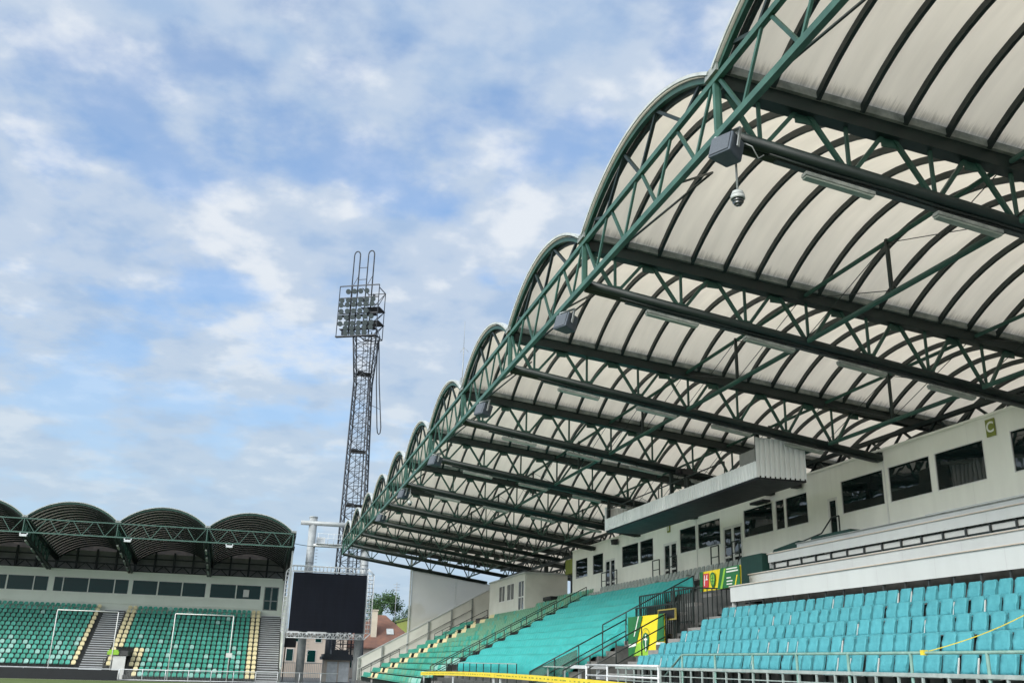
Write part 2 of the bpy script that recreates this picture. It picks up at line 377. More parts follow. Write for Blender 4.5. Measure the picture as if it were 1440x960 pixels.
def edge_truss(parent, T, vs, dz, k=1.0, ml='steel_green_lit', md='steel_green'):
    a, b = vs[0], vs[-1]
    c = MB(T); c.bar((EDGE, a, ZL + dz), (EDGE, b, ZL + dz), .15 * k, .17 * k)
    o = c.build('edge_truss', ml, parent)
    c = MB(T); c.bar((EDGE, a, ZU + dz), (EDGE, b, ZU + dz), .13 * k, .15 * k); c.build('top_chord', ml, o)
    for p, q in zip(vs, vs[1:]):
        for n in range(4):
            x0 = p + 2 * n
            w = MB(T); w.bar((EDGE, x0 + .12, ZU + dz), (EDGE, x0 + 1.0, ZL + dz), .06 * k, .08 * k); w.build('web_bar', ml, o)
            w = MB(T); w.bar((EDGE + .02, x0 + 1.0, ZL + dz), (EDGE + .02, x0 + 1.88, ZU + dz), .07 * k, .08 * k); w.build('web_bar', md, o)  # main stand: darker green paints these diagonals as the shaded ones
    for p in vs: w = MB(T); w.bar((EDGE, p, ZL + dz), (EDGE, p, ZU + dz), .11 * k, .11 * k); w.build('upright', ml, o)
    for p, q in zip(vs, vs[1:]):
        for d in (2, 6):
            l = MB(T); l.tube((EDGE, p + d, ZL + dz), (EDGE + 1.9, p + 4, zu(EDGE + 1.9) + .6 + dz), .03, 6); l.build('stay', 'steel_shaded', o)
    return o

def wall_open(mb, u0, u1, v0, v1, z0, z1, ops):
    vs = sorted({v0, v1, *[o[0] for o in ops], *[o[1] for o in ops]}); zs = sorted({z0, z1, *[o[2] for o in ops], *[o[3] for o in ops]})
    vs = [v for v in vs if v0 <= v <= v1]; zs = [z for z in zs if z0 <= z <= z1]
    for a, b in zip(vs, vs[1:]):
        run = None
        for c, d in zip(zs, zs[1:]):
            hole = any(o[0] - 1e-6 <= a and b <= o[1] + 1e-6 and o[2] - 1e-6 <= c and d <= o[3] + 1e-6 for o in ops)
            if not hole: run = [run[0] if run else c, d]
            if hole and run: mb.box((u0, a, run[0]), (u1, b, run[1])); run = None
        if run: mb.box((u0, a, run[0]), (u1, b, run[1]))

def opening(parent, T, name, U, va, vb, za, zb, frame, glass, leaf=None, fw=.03, proud=.012, label=None):
    f = MB(T); u0, u1 = U - proud, U + .10
    f.box((u0, va, za), (u1, va + fw, zb)); f.box((u0, vb - fw, za), (u1, vb, zb))
    f.box((u0, va + fw, zb - fw), (u1, vb - fw, zb)); f.box((u0, va + fw, za), (u1, vb - fw, za + fw))
    if leaf:
        for m in leaf: f.box((u0 + .01, m - fw * .9, za + fw), (u1 - .01, m + fw * .9, zb - fw))
        if name == 'door': f.box((u0 + .012, va + fw, za + .95), (u1 - .012, vb - fw, za + 1.05))
    o = f.build(name, frame, parent)
    g = MB(T); g.box((U + .02, va + fw, za + fw), (U + .035, vb - fw, zb - fw)); g.build('pane', glass, o)
    if name == 'door':
        h = MB(T); hv = leaf[0] if leaf else vb - .12
        h.box((u0 - .05, hv + .12, za + 1.0), (u0 - .02, hv + .24, za + 1.03)); h.build('handle', 'rail_black', o)
    return o

# ------------------------------------------------------------------ ground
g = MB(); g.add([(-900, -500, GZ - .05), (900, -500, GZ - .05), (900, 1200, GZ - .05), (-900, 1200, GZ - .05)], [(0, 1, 2, 3)])
g.build('ground', 'asphalt', kind='structure')
g = MB(); g.add([(-70, -40, GZ), (4.5, -40, GZ), (4.5, 94.0, GZ), (-70, 94.0, GZ)], [(0, 1, 2, 3)])
g.build('pitch', 'grass', kind='structure')
g = MB()
for a, b in (((-70, 92.72), (-10.6, 92.84)), ((2.4, -40), (2.52, 92.84))):
    g.add([(a[0], a[1], GZ + .004), (b[0], a[1], GZ + .004), (b[0], b[1], GZ + .004), (a[0], b[1], GZ + .004)], [(0, 1, 2, 3)])
g.build('pitch_line', 'chalk', kind='structure')

# ------------------------------------------------------------------ main grandstand
GS = thing('grandstand', 'long green steel grandstand with scalloped vaulted roof over turquoise seats', 'grandstand', (16, 50, GZ))
V1 = 94.65
def terrace(parent, T, segs, dz=0., mname='concrete'):
    t = MB(T)
    for v0, v1, i0, i1 in segs:
        for i in range(i0, i1 + 1):
            t.box((urow(i), v0, (zrow(i0) - 2.5 if i == i0 else zrow(i - 1) - .3) + dz), (urow(i + 1) if i < i1 else urow(i + 1) + .25, v1, zrow(i) + dz))
    return t.build('terrace', mname, parent)
terrace(GS, main_T, [(8, 34.7, 0, 11), (34.7, 38.8, 4, 11), (38.8, V1, -3, 11)], mname='concrete_dark')
pit = MB(); pit.box((10.6, 34.7, GZ), (15.4, 38.8, -1.25)); pit.build('vomitory_floor', 'concrete', GS)
pw = MB(); pw.box((11.9, 38.8 - .12, -1.25), (15.4, 38.8 - .003, -.5)); pw.box((12.6, 34.703, -1.25), (15.4, 34.82, -.2)); pw.build('vomitory_wall', 'concrete', GS)
# stairs in the aisles
for va, vb, i0 in ((32.15, 34.5, 0), (60.1, 61.4, -3), (84.6, 86.0, -3), (38.95, 39.9, 0)):
    st = MB()
    for i in range(i0, 11): st.box((urow(i + 1) - .4, va, zrow(i)), (urow(i + 1) - .003, vb, zrow(i) + .21))
    st.build('stairs', 'concrete', GS)

nodes = [14.65 + 8 * n for n in range(-2, 11)]
for k, (a, b) in enumerate(zip(nodes, nodes[1:])): vault(GS, main_T, a, b, 0, 'membrane', detail=k > 0, each=1 <= k <= 4)
for k, v in enumerate(nodes[1:]): truss(GS, main_T, v, 0)
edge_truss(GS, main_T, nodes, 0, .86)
# longitudinal bracing between the trusses
for uu in (14.2, 19.8):
    b = MB(); b.tube((uu, nodes[0], zl(uu) + .02), (uu, V1, zl(uu) + .02), .075, 8)
    up = MB(); up.tube((uu + .05, nodes[0], zu(uu) - .05), (uu + .05, V1, zu(uu) - .05), .06, 8)
    br = b.build('longitudinal_brace', 'steel_green', GS); up.build('upper_tube', 'steel_green', br)
    p = MB(); c = MB()
    for a, b2 in zip(nodes, nodes[1:]):
        m = (a + b2) / 2; p = MB(); p.bar((uu, m, zl(uu)), (uu, m, zu(uu)), .08); p.build('post', 'steel_shaded', br)
        for s in (a, b2):
            c.tube((uu, m, zl(uu) + .1), (uu, s, zu(uu) - .1), .012, 5); c.tube((uu, m, zu(uu) - .1), (uu, s, zl(uu) + .1), .012, 5)
    c.build('tie_rods', 'rail_black', br)
WU = 22.06
k = 1.3534
W_ = [(16.0, 17.84*k/k*1.0), ]
wins = [(a * k - .05, b * k + .05) for a, b in ((18.74, 20.42), (20.69, 22.34), (22.65, 24.6), (26.52, 27.75), (27.92, 28.4), (28.67, 30.62), (32.5, 34.34),
        (34.6, 36.02), (38.85, 40.27), (40.55, 42.52), (45.15, 46.62), (47.5, 49.36))] + [(20.6, 24.14), (16.2, 20.2)]
doors = [(24.88 * k, 25.38 * k, None), (30.80 * k, 32.26 * k, 1), (36.34 * k, 37.7 * k, 1), (43.44 * k, 44.82 * k, 1)]
ops = [(a, b, 6.01, 7.31) for a, b in wins] + [(a, b, 4.30, 6.76) for a, b, _ in doors]
w = MB(); wall_open(w, WU, WU + .22, 8, 67.6, 3.6, 7.98, ops)
w.box((WU - .04, 8, 7.98), (WU + .26, 67.64, 8.06))
wl = w.build('press_wall', 'wall_render', GS)
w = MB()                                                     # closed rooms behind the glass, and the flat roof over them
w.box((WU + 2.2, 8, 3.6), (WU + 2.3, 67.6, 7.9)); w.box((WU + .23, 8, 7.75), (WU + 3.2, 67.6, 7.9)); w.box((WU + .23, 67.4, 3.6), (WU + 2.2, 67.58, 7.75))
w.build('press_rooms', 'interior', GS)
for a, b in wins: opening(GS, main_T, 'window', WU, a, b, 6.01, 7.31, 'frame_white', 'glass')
for a, b, m in doors: opening(GS, main_T, 'door', WU, a, b, 4.30, 6.76, 'frame_white', 'glass', leaf=[(a + b) / 2] if m else None, fw=.13 if m else .11)
for v in (22.52 * k, 46.65): w = MB(); w.box((WU - .03, v - .03, 4.3), (WU - .002, v + .03, 7.9)); w.build('wall_joint', 'frame_white', GS)
rw = MB(); rw.box((32.4, 8, 3.0), (32.6, V1, 8.2)); rw.build('rear_wall', 'cladding', GS)
for v in nodes[1:]:
    for ua, ub in ((25.55, 25.88), (31.9, 32.3)): cl = MB(); cl.box((ua, v - .18, 0), (ub, v + .18, zu(ub) - .1)); cl.build('rear_column', 'steel_shaded', GS)
rg = MB()
for uu, z0, z1 in ((23.4, 8.15, 8.95), (27.5, 7.9, 8.7)):
    rg.bar((uu, 8, z0), (uu, V1, z0), .2, .2); rg.bar((uu, 8, z1), (uu, V1, z1), .16, .16)
    y = 8.0
    while y < V1 - 1.2: rg.bar((uu, y, z0), (uu, y + 1, z1), .08); rg.bar((uu, y + 1, z1), (uu, y + 2, z0), .08); y += 2
rg.build('rear_girder_lattice', 'steel_shaded', GS)
for v in nodes[1:8]:
    kb = MB(); kb.box((21.85, v - .2, zl(22) - .12), (25.5, v + .2, zl(22) + .2)); kb.bar((22.3, v, 8.06), (25.5, v, zu(25.5)), .2)
    kb.build('truss_bearing', 'steel_shaded', GS)
# sloping end wall with posts, coping and the glazed screen above it
sw = MB(); y0, y1 = V1 - .05, V1 + .12
sl = lambda u: .29 + .545 * (u - 9.95)
sw.prism([(9.9, y0, GZ), (22.6, y0, GZ), (22.6, y0, sl(22.6)), (9.9, y0, sl(9.9))], (0, y1 - y0, 0)); sw.build('end_wall', 'cabin', GS)
cp = MB(); cp.bar((9.85, V1 + .035, sl(9.85) + .04), (22.6, V1 + .035, sl(22.6) + .04), .26, .08); cp.build('coping', 'flashing', GS)
ps = MB()
for u in (10.0, 12.1, 16.4, 18.6, 20.6): ps.box((u - .08, V1 - .17, sl(u) - 2.2), (u + .08, V1 - .053, sl(u) + .02))
ps.tube((9.9, V1 - .16, sl(9.9) - 1.0), (20.6, V1 - .16, sl(20.6) - 1.0), .035, 6)
ps.build('end_wall_posts', 'gutter', GS)
gl = MB(); gl.prism([(14.55, V1, sl(14.55) + .09), (22.6, V1, sl(22.6) + .09), (22.6, V1, 7.45), (14.55, V1, 8.5)], (0, .03, 0)); gs = gl.build('glass_screen', 'windscreen', GS)
gf = MB(); gf.box((14.36, V1 - .1, -1.5), (14.5, V1 + .1, 9.6)); gf.bar((14.5, V1 + .02, 8.52), (22.6, V1 + .02, 7.47), .07, .09)
for u in (18.9,): gf.box((u - .02, V1 - .03, sl(u)), (u + .02, V1 - .002, 8.5 - (u - 14.5) * .13))
gf.build('screen_frame', 'flashing', gs)

# ------------------------------------------------------------------ end grandstand (left of the picture)
ES = thing('grandstand', 'far dark roofed grandstand with green and cream seats across the field end', 'grandstand', (-12, 104, GZ))
TD, RD, WD = -.12, .55, .10
terrace(ES, left_T, [(0, 13.9, -4, 11), (13.9, 15.0, 2, 11), (15.0, 44, -2, 11)], TD, 'concrete_dark')
lnodes = [8 * n for n in range(0, 6)]
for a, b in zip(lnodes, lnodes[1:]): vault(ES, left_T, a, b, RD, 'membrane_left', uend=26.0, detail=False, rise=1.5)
for v in lnodes: truss(ES, left_T, v, RD, ulow=22.0, uend=26.0, tray=False)
edge_truss(ES, left_T, lnodes, RD, .62, 'steel_hazed', 'steel_hazed')
lw = [(a_ - .05, b_ + .05) for a_, b_ in [(25.25, 27.65), (23.85, 25.12), (22.45, 23.24), (19.97, 22.32), (17.44, 19.84), (16.02, 17.3), (13.13, 15.55), (10.66, 12.96), (8.21, 10.51), (5.09, 7.67),
      (2.48, 4.94), (27.83, 30.2)]]
lops = [(a, b, 6.02, 7.50) for a, b in lw] + [(.52, 2.05, 4.95, 7.42)]
w = MB(left_T); wall_open(w, WU, WU + .22, 0, 44, 3.9, 8.25, lops); w.box((WU - .05, 0, 8.25), (WU + .25, 44, 8.33)); w.box((WU - .08, 2.2, 5.02), (WU - .003, 44, 5.14))
w.build('press_wall', 'wall_left', ES)
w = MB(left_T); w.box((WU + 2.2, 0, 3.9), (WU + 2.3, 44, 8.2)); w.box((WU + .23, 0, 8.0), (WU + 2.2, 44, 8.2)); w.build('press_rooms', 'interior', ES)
for a, b in lw: opening(ES, left_T, 'window', WU, a, b, 6.02, 7.50, 'frame_white', 'glass_left', fw=.04)
opening(ES, left_T, 'door', WU, .52, 2.05, 4.95, 7.42, 'gutter', 'glass_left', leaf=[1.28], fw=.09)
rw = MB(left_T); rw.box((25.6, 0, 6.0), (25.8, 44, 10.6)); rw.build('rear_wall', 'cladding', ES)
cl = MB(left_T)
for v in lnodes:
    for dv in (0, 2.0, 4.0, 6.0): cl.box((25.3, v + dv - .1, 6), (25.58, v + dv + .1, 10.8))
for z in (9.3, 10.0, 8.6): cl.box((25.2, 0, z - .06), (25.29, 44, z + .06))
for v in lnodes[:-1]:
    for dv in (0, 2, 4, 6):
        cl.bar((25.0, v + dv, 8.4), (25.0, v + dv + 1, 9.3), .09); cl.bar((25.0, v + dv + 1, 9.3), (25.0, v + dv + 2, 8.4), .09)
cl.build('rear_frame', 'steel_shaded', ES)
ew = MB(left_T); ew.box((16.0, -.22, GZ), (WU + 3, -.02, 6.2)); ew.box((12.0, -.2, GZ), (16.0, -.03, 1.5)); ew.build('end_wall', 'wall_left', ES)
ec = MB(left_T); ec.bar((EDGE + .5, -.1, ZL + RD - .3), (EDGE + 1.3, -.1, -.9 + .2), .16); ec.bar((22.0, -.1, 6), (22.0, -.1, 10.2), .3)
ec.bar((EDGE + .3, -.15, ZU + RD), (22, -.15, zl(22) + RD), .25, .3)
ec.build('end_frame', 'galv', ES)
for va, vb, i0 in ((15.85, 17.85, -2), (.1, 2.1, -4)):
    stn = MB(left_T); nos = MB(left_T)
    for i in range(i0, 12):
        for h in (0, 1):
            u = urow(i) + .4 * h; z = zrow(i) + TD + .21 * h
            if h: stn.box((u, va, z - .21), (urow(i + 1) - .003, vb, z))
            nos.box((u - .03, va, z - .05), (u + .05, vb, z + .012))
    stn.box((urow(i0) - .1, va - .1, zrow(i0) - .6 + TD), (urow(i0) - .003, va - .02, zrow(i0) + .9 + TD))
    s_ = stn.build('stairs', 'concrete_dark', ES); nos.build('stair_nosings', 'galv_light', s_)
vp = MB(left_T); vp.box((10.4, 13.9, GZ), (10.6, 15.0, -.1)); vp.build('portal_panel', 'frame_white', ES)
vp = MB(left_T); vp.box((10.3, 13.75, -.1), (14, 13.87, .35)); vp.box((10.3, 15.03, -.1), (13, 15.15, .35)); vp.box((10.3, 13.88, -.05), (14.2, 15.02, .12)); vp.build('portal_lintel', 'concrete_dark', ES)

# ------------------------------------------------------------------ seats
from mathutils import noise as mnoise
def slab_back(mb, seed, wid, zb, zt, xb, xt, th, rnd, mi=0, wr=.008, nx=6, nz=6):
    """upright cushion-like slab, facing -x; rounded top corners; soft creases"""
    o = len(mb.v); rows = []
    for side in (0, 1):
        for j in range(nz + 1):
            t = j / nz; z = zb + (zt - zb) * t
            hw = wid / 2
            tt = (t - (1 - rnd)) / rnd if rnd and t > 1 - rnd else 0
            hw *= 1 - .22 * tt * tt
            for i in range(nx + 1):
                s_ = -1 + 2 * i / nx; x = xb + (xt - xb) * t
                x += (.025 * s_ * s_) * -1 * (1 if side == 0 else 1)
                if side == 0:
                    x += wr * mnoise.noise(Vector((seed * 7.3 + s_ * 2.2, t * 3.1, seed))) * 2 - .012 * (1 - s_ ** 4) * (1 - (2 * t - 1) ** 4)
                else: x += th
                mb.v.append(Vector((x, s_ * hw, z)))
    W = nx + 1; H = nz + 1
    for j in range(nz):
        for i in range(nx):
            a = o + j * W + i; b = a + W * H
            mb.f.append([a, a + W, a + W + 1, a + 1]); mb.f.append([b, b + 1, b + W + 1, b + W]); mb.m += [mi, mi]; mb.sm += [True, True]
    ring = [j * W for j in range(H)] + [nz * W + i for i in range(1, W)] + [j * W + nx for j in range(nz - 1, -1, -1)] + [i for i in range(nx - 1, 0, -1)]
    for a, b in zip(ring, ring[1:] + ring[:1]):
        mb.f.append([o + b, o + a, o + a + W * H, o + b + W * H]); mb.m.append(mi); mb.sm.append(False)
def slab_pan(mb, seed, wid, x0, x1, z, th, mi=0, wr=.006, n=5, lip=.03):
    o = len(mb.v); W = n + 1
    for side in (0, 1):
        for j in range(W):
            for i in range(W):
                t = j / n; s_ = -1 + 2 * i / n
                zz = z - lip * (1 - t) ** 3 + (wr * 2 * mnoise.noise(Vector((seed * 3.1 + s_ * 2, t * 3, 9))) if side == 0 else -th)
                mb.v.append(Vector((x0 + (x1 - x0) * t, s_ * wid / 2 * (1 if t > .1 else .96), zz)))
    for j in range(n):
        for i in range(n):
            a = o + j * W + i; b = a + W * W
            mb.f.append([a, a + 1, a + W + 1, a + W]); mb.f.append([b, b + W, b + W + 1, b + 1]); mb.m += [mi, mi]; mb.sm += [True, True]
    ring = [i for i in range(W)] + [j * W + n for j in range(1, W)] + [n * W + i for i in range(n - 1, -1, -1)] + [j * W for j in range(n - 1, 0, -1)]
    for a, b in zip(ring, ring[1:] + ring[:1]):
        mb.f.append([o + a, o + a + W * W, o + b + W * W, o + b]); mb.m.append(mi); mb.sm.append(False)

def covered_proto(seed):
    r = thing('covered_chair', 'x', 'seat')
    b = MB(); slab_back(b, seed + .2, .36 + (.075 if seed > 9 else 0), .36, .79, .385, .475, .03, .25, wr=0); slab_pan(b, seed, .41, .02, .42, .42, .03)
    sh = b.build('seat_shell', 'seat_shell', r)
    c = MB(); slab_back(c, seed, .405, .445, .818, .362, .455, .055, .10, wr=.016); c.build('backrest_cover', 'cover_turq', r)
    c = MB(); slab_pan(c, seed, .44, -.02, .37, .452, .045, wr=.010); c.build('seat_cover', 'cover_turq', r)
    k = MB(); k.box((.20, -.03, .02), (.26, .03, .41)); k.box((.1, -.2, .375), (.4, .2, .395)); k.build('bracket', 'rail_black', r)
    return r
def cov_place(o, i, n, X, Y, Z, rz, lab):
    o.location = (X, Y, Z); o.rotation_euler = (0, 0, rz); o['label'] = lab; o['group'] = 'turquoise covered seats in the near block'
protos = [covered_proto(s) for s in (1.0, 2.7, 4.9, 7.1, 9.3)]; used = [False] * len(protos)
n_ind = 0
RN = ['front', 'second', 'third', 'fourth', 'top']
for i in range(5):
    for j in range(37):
        y = 31.72 - .5 * j
        if (i, j) in ((4, 12), (1, 13)): pass
        p = random.randrange(len(protos)); o = protos[p] if not used[p] else copy_tree(protos[p]); used[p] = True
        n = j + 1
        lab = 'turquoise cloth covered seat, %s from the stairs in the %s row of its block' % (ordinal(n), RN[i])
        # lean, slip and gaps as people leave them
        cov_place(o, i, n, urow(i) + .16 + random.uniform(-.012, .012), y + random.uniform(-.02, .02), zrow(i) + random.uniform(-.008, .008), random.uniform(-.035, .035), lab)
        n_ind += 1

SEATM = ['green_a', 'green_b', 'green_pale', 'green_faded', 'seat_cream', 'seat_grey', 'rail_black']
def seat_geo(mb, mi, tall=.74):
    # bucket seat: pan, curved back with a rounded top, dark bracket
    mb.add([(.10,-.17,.385),(.10,.17,.385),(.40,.18,.40),(.40,-.18,.40),(.10,-.17,.36),(.10,.17,.36),(.40,.18,.375),(.40,-.18,.375)],
           [(0,1,2,3),(4,7,6,5),(0,4,5,1),(1,5,6,2),(3,7,4,0)], mi, False)
    prof = [(-.185,.42),(.185,.42),(.195,tall-.16),(.17,tall-.06),(.10,tall),(-.10,tall),(-.17,tall-.06),(-.195,tall-.16)]
    n = len(prof)
    fr = [(.37 + .1 * (z - .4) / .42 - .03 * (abs(y) / .2) ** 2, y, z) for y, z in prof]; bk = [(x + .04, y, z) for x, y, z in fr]
    mb.add(fr + bk, [tuple(range(n))[::-1], tuple(range(n, 2 * n))] + [(i, (i + 1) % n, n + (i + 1) % n, n + i) for i in range(n)], mi, False)
    mb.add([(.2,-.04,0),(.28,-.04,0),(.28,.04,0),(.2,.04,0),(.2,-.04,.37),(.28,-.04,.37),(.28,.04,.37),(.2,.04,.37)], [(0,1,5,4),(1,2,6,5),(2,3,7,6),(3,0,4,7)], 6, False)
spots = []       # (distance, X, Y, Z, rot, material index, zone, row, number)
# grey row under the press wall
for i in (10, 11):
    for j in range(54 if i == 11 else 33):
        y = 60.0 - .5 * j
        if random.random() > .03: spots.append((y - (11 - i) * .1, urow(i) + .14, y, zrow(i), 0, 5, 'grey', i, j + 1))
for j in range(3): pass
# far block of the main stand
for i in range(-3, 12):
    for j in range(50):
        y = 61.8 + .5 * j
        if y > 84.3 : continue
        if i >= 9 and y > 72.6 and i >= 10: continue
        mi = 4 if y > 82.6 else (3 if random.random() < (.25 + .6 * max(0, min(1, (i - 1) / 5))) else random.choice((0, 1, 1)))
        if y < 66 and i < 1 and random.random() < .6: mi = 2
        spots.append((y, urow(i) + .14, y, zrow(i), 0, mi, 'far', i, j + 1))
    for j in range(14):
        y = 86.4 + .5 * j
        if i > 8: continue
        spots.append((y, urow(i) + .14, y, zrow(i), 0, 4 if j < 2 else 0, 'wall', i, j + 1))
# end stand
for i in range(-4, 12):
    j = 0; v = 2.42
    while v < 32:
        z = zrow(i) + TD
        if v > 13.2 and i < -2 or 13.6 < v < 15.1 and i < 2 or 15.6 < v < 18.0: v += .5; continue
        cream = v < 3.2 or 14.7 < v < 15.7 or 18.0 < v < 18.9 or (12.6 < v < 13.6 and i < 2)
        low = (i < 3) * (.20 if v > 18 else .10) + .02
        mi = 4 if cream else (2 if random.random() < low else random.choice((0, 0, 1)))
        spots.append((97 + i * .8, 2.95 - v, urow(i) + .14 + 88.35, z, math.pi / 2, mi, 'end', i, 0)); v += .5
spots.sort(key=lambda s: s[0])
sp = {}
def seat_thing(mi):
    if mi not in sp:
        r = thing('stadium_seat', 'x', 'seat')
        pn = MB(); pn.add([(.10,-.17,.385),(.10,.17,.385),(.40,.18,.40),(.40,-.18,.40),(.10,-.17,.36),(.10,.17,.36),(.40,.18,.375),(.40,-.18,.375)],
           [(0,1,2,3),(4,7,6,5),(0,4,5,1),(1,5,6,2),(3,7,4,0)]); pn.build('seat_pan', SEATM[mi], r)
        full = MB(); seat_geo(full, 0); b = MB(); b.add(full.v[8:24], [[q - 8 for q in f] for f in full.f[5:5 + 10]]); b.build('backrest', SEATM[mi], r)
        sp[mi] = r; return r
    return copy_tree(sp[mi])
rest = MB(); CN = {0: 'green', 1: 'green', 2: 'pale green', 3: 'faded green', 4: 'cream', 5: 'grey'}
ROWN = lambda i: ordinal(i + 4)
for s in spots:
    d, X, Y, Z, rz, mi, zone, row, num = s
    if zone != 'end' and n_ind < 300 and not (zone == 'far' and row < 0):
        o = seat_thing(mi); o.location = (X, Y, Z); o.rotation_euler = (0, 0, rz); n_ind += 1
        if zone == 'grey':
            o['label'] = '%s seat under the press windows, %s from the far end of the %s grey row' % (CN[mi], ordinal(num), 'upper' if row == 11 else 'lower'); o['group'] = 'grey seats along the press wall'
        else:
            o['label'] = '%s bucket seat beyond the tarpaulin, %s from the handrail in row %s' % (CN[mi], ordinal(num), ROWN(row)); o['group'] = 'green seats beyond the tarpaulin'
    else:
        t = MB(); seat_geo(t, mi); ca, sa = math.cos(rz), math.sin(rz)
        rest.add([(X + v.x * ca - v.y * sa, Y + v.x * sa + v.y * ca, Z + v.z) for v in t.v], t.f); rest.m[-len(t.m):] = t.m
ro = rest.build('stadium_seats', SEATM, kind='stuff'); ro['label'] = 'rows of green, pale and cream bucket seats filling both stands'

# ------------------------------------------------------------------ tarpaulin over the middle block
tp = MB(); nv = 260; prof = []
for i in range(0, 10):
    prof += [(urow(i) + .12, zrow(i) + .50), (urow(i) + .45, zrow(i) + .54), (urow(i) + .58, zrow(i) + .80), (urow(i) + .68, zrow(i) + .86)]
prof = [(urow(0) + .02, zrow(0) - .15), (urow(0) + .05, zrow(0) + .42)] + prof
K = len(prof)
def tarp_edges(t):      # t 0 bottom .. 1 top : right and left ends along the block
    return 39.0 + 3.9 * min(1, max(0, (t - .42) / .4)), 59.5
for a in range(nv + 1):
    for b, (u, z) in enumerate(prof):
        t = b / (K - 1); y0, y1 = tarp_edges(t); s = a / nv; y = y0 + (y1 - y0) * s
        nz_ = mnoise.noise(Vector((y * .45, u * .8, 1))) * .05 + mnoise.noise(Vector((y * 1.7, u * 2.0, 4))) * .022
        sag = -.03 * (1 + math.cos(y * 2 * math.pi / .5)) * (1.0 if b % 4 in (3, 2) else .35)
        ed = 0
        if a == 0: ed = -.45
        if a in (1, 2, 3): ed = (-.30, -.16, -.06)[a - 1]
        if a == nv: ed = -.3
        tp.v.append(Vector((u + mnoise.noise(Vector((y * .9, u, 7))) * .04, y + .25 * mnoise.noise(Vector((u * 1.5, s * 3, 2))), z + nz_ + sag + ed)))
for a in range(nv):
    for b in range(K - 1):
        p = a * K + b; tp.f.append([p, p + K, p + K + 1, p + 1]); tp.m.append(0); tp.sm.append(True)
to = solo(tp, 'tarpaulin', 'tarp', (16, 50, 2), 'big turquoise tarpaulin spread over the stepped seats of the middle block', 'tarpaulin')
mod = to.modifiers.new('thick', 'SOLIDIFY'); mod.thickness = .02

# ------------------------------------------------------------------ press desks
def desk(u, v1, zb, zt, lab, posts, depth=.55, trim=True):
    r = thing('press_desk', lab, 'desk', (u, (v1 + 10) / 2, zb - .6), 'white press desks in tiers')
    f = MB(); f.box((u, 9, zb), (u + .04, v1, zt)); f.build('front_panel', 'panel_white', r)
    t = MB(); t.box((u - .04, 9, zt + .002), (u + depth, v1 + .02, zt + .042)); t.build('desk_top', 'panel_white', r)
    e = MB(); e.box((u - .052, 9, zt + .004), (u - .042, v1 + .02, zt + .03)); e.build('edge_strip', 'house_wall' if trim else 'gutter', r)
    v = v1 - .3
    while v > 9: p = MB(); p.box((u + .06, v - .025, zb - posts), (u + .11, v + .025, zb + .1)); p.build('leg', 'conduit', r); v -= .95
    s_ = MB(); s_.box((u + .05, v1 - .04, zb - .2), (u + depth, v1, zt)); s_.build('end_panel', 'panel_white', r)
    return r
desk(16.5, 32.3, 2.38, 2.90, 'lowest white press desk, long front panel right above the turquoise seats', .6)
desk(17.6, 32.9, 2.98, 3.42, 'second white press desk from below, with the dark slotted gap above it', .4)
d3 = desk(18.7, 33.4, 3.97, 4.27, 'third white press desk from below, above the dark slotted gap', .62)
desk(19.9, 33.3, 4.38, 4.72, 'topmost white press desk, directly under the dark press windows', .4, trim=False)
for nm_, m_, za_, zb_ in (('slot_panel', 'frame_white', 3.775, 3.925), ('slot_bar', 'rail_black', 3.93, 3.965), ('slot_bar', 'rail_black', 3.5, 3.77)):
    sl_b = MB(); sl_b.box((18.83, 9, za_), (18.86, 33.2, zb_)); sl_b.build(nm_, m_, d3)
lk = MB(); lk.box((20.3, 9, 4.40), (21.9, 32.6, 4.62)); lk.box((20.9, 9, 4.62), (21.9, 27, 5.05))
solo(lk, 'press_bench', 'panel_white', (21, 20, 4.3), 'long pale bench block at the foot of the press wall behind the desks', 'bench')
bx = MB()
bx.box((18.55, 33.6, 3.0), (19.9, 35.3, 4.35)); bx.prism([(20.1, 33.5, 4.0), (20.1, 36.2, 4.0), (20.1, 35.4, 4.75), (20.1, 33.5, 4.9)], (1.1, 0, 0))
solo(bx, 'covered_equipment', 'tarp_dark', (19.5, 34.5, 3.0), 'dark green sheeted equipment at the left end of the press desks', 'cover')
bx = MB(); bx.prism([(20.4, 24.5 + 8.9, 4.65), (20.4, 30.5, 4.65), (20.4, 30.5, 5.0), (20.4, 33.0, 5.0)], (.9, 0, 0))
solo(bx, 'covered_equipment', 'tarp_dark', (20.8, 32, 4.6), 'low dark green sheet lying along the top press desk', 'cover')

# ------------------------------------------------------------------ railings
def rail(name, pts, posts, m, label, group=None, r=.028, mids=(), base=None, cat='railing', pr_=None):
    """handrail along pts (3D); posts: list of (point, z of foot); mids: vertical drops for extra rails"""
    root = thing(name, label, cat, base or pts[0], group)
    t = MB(); t.path(pts, r, 8); t.build('handrail', m, root)
    for d in mids: q = MB(); q.path([(p[0], p[1], p[2] - d) for p in pts], r * .85, 8); q.build('mid_rail', m, root)
    for p, zf in posts: q = MB(); q.tube((p[0], p[1], zf), (p[0], p[1], p[2]), pr_ or r, 8); q.build('post', m, root)
    return root
def along(p, q, t): return tuple(p[i] + (q[i] - p[i]) * t for i in range(3))
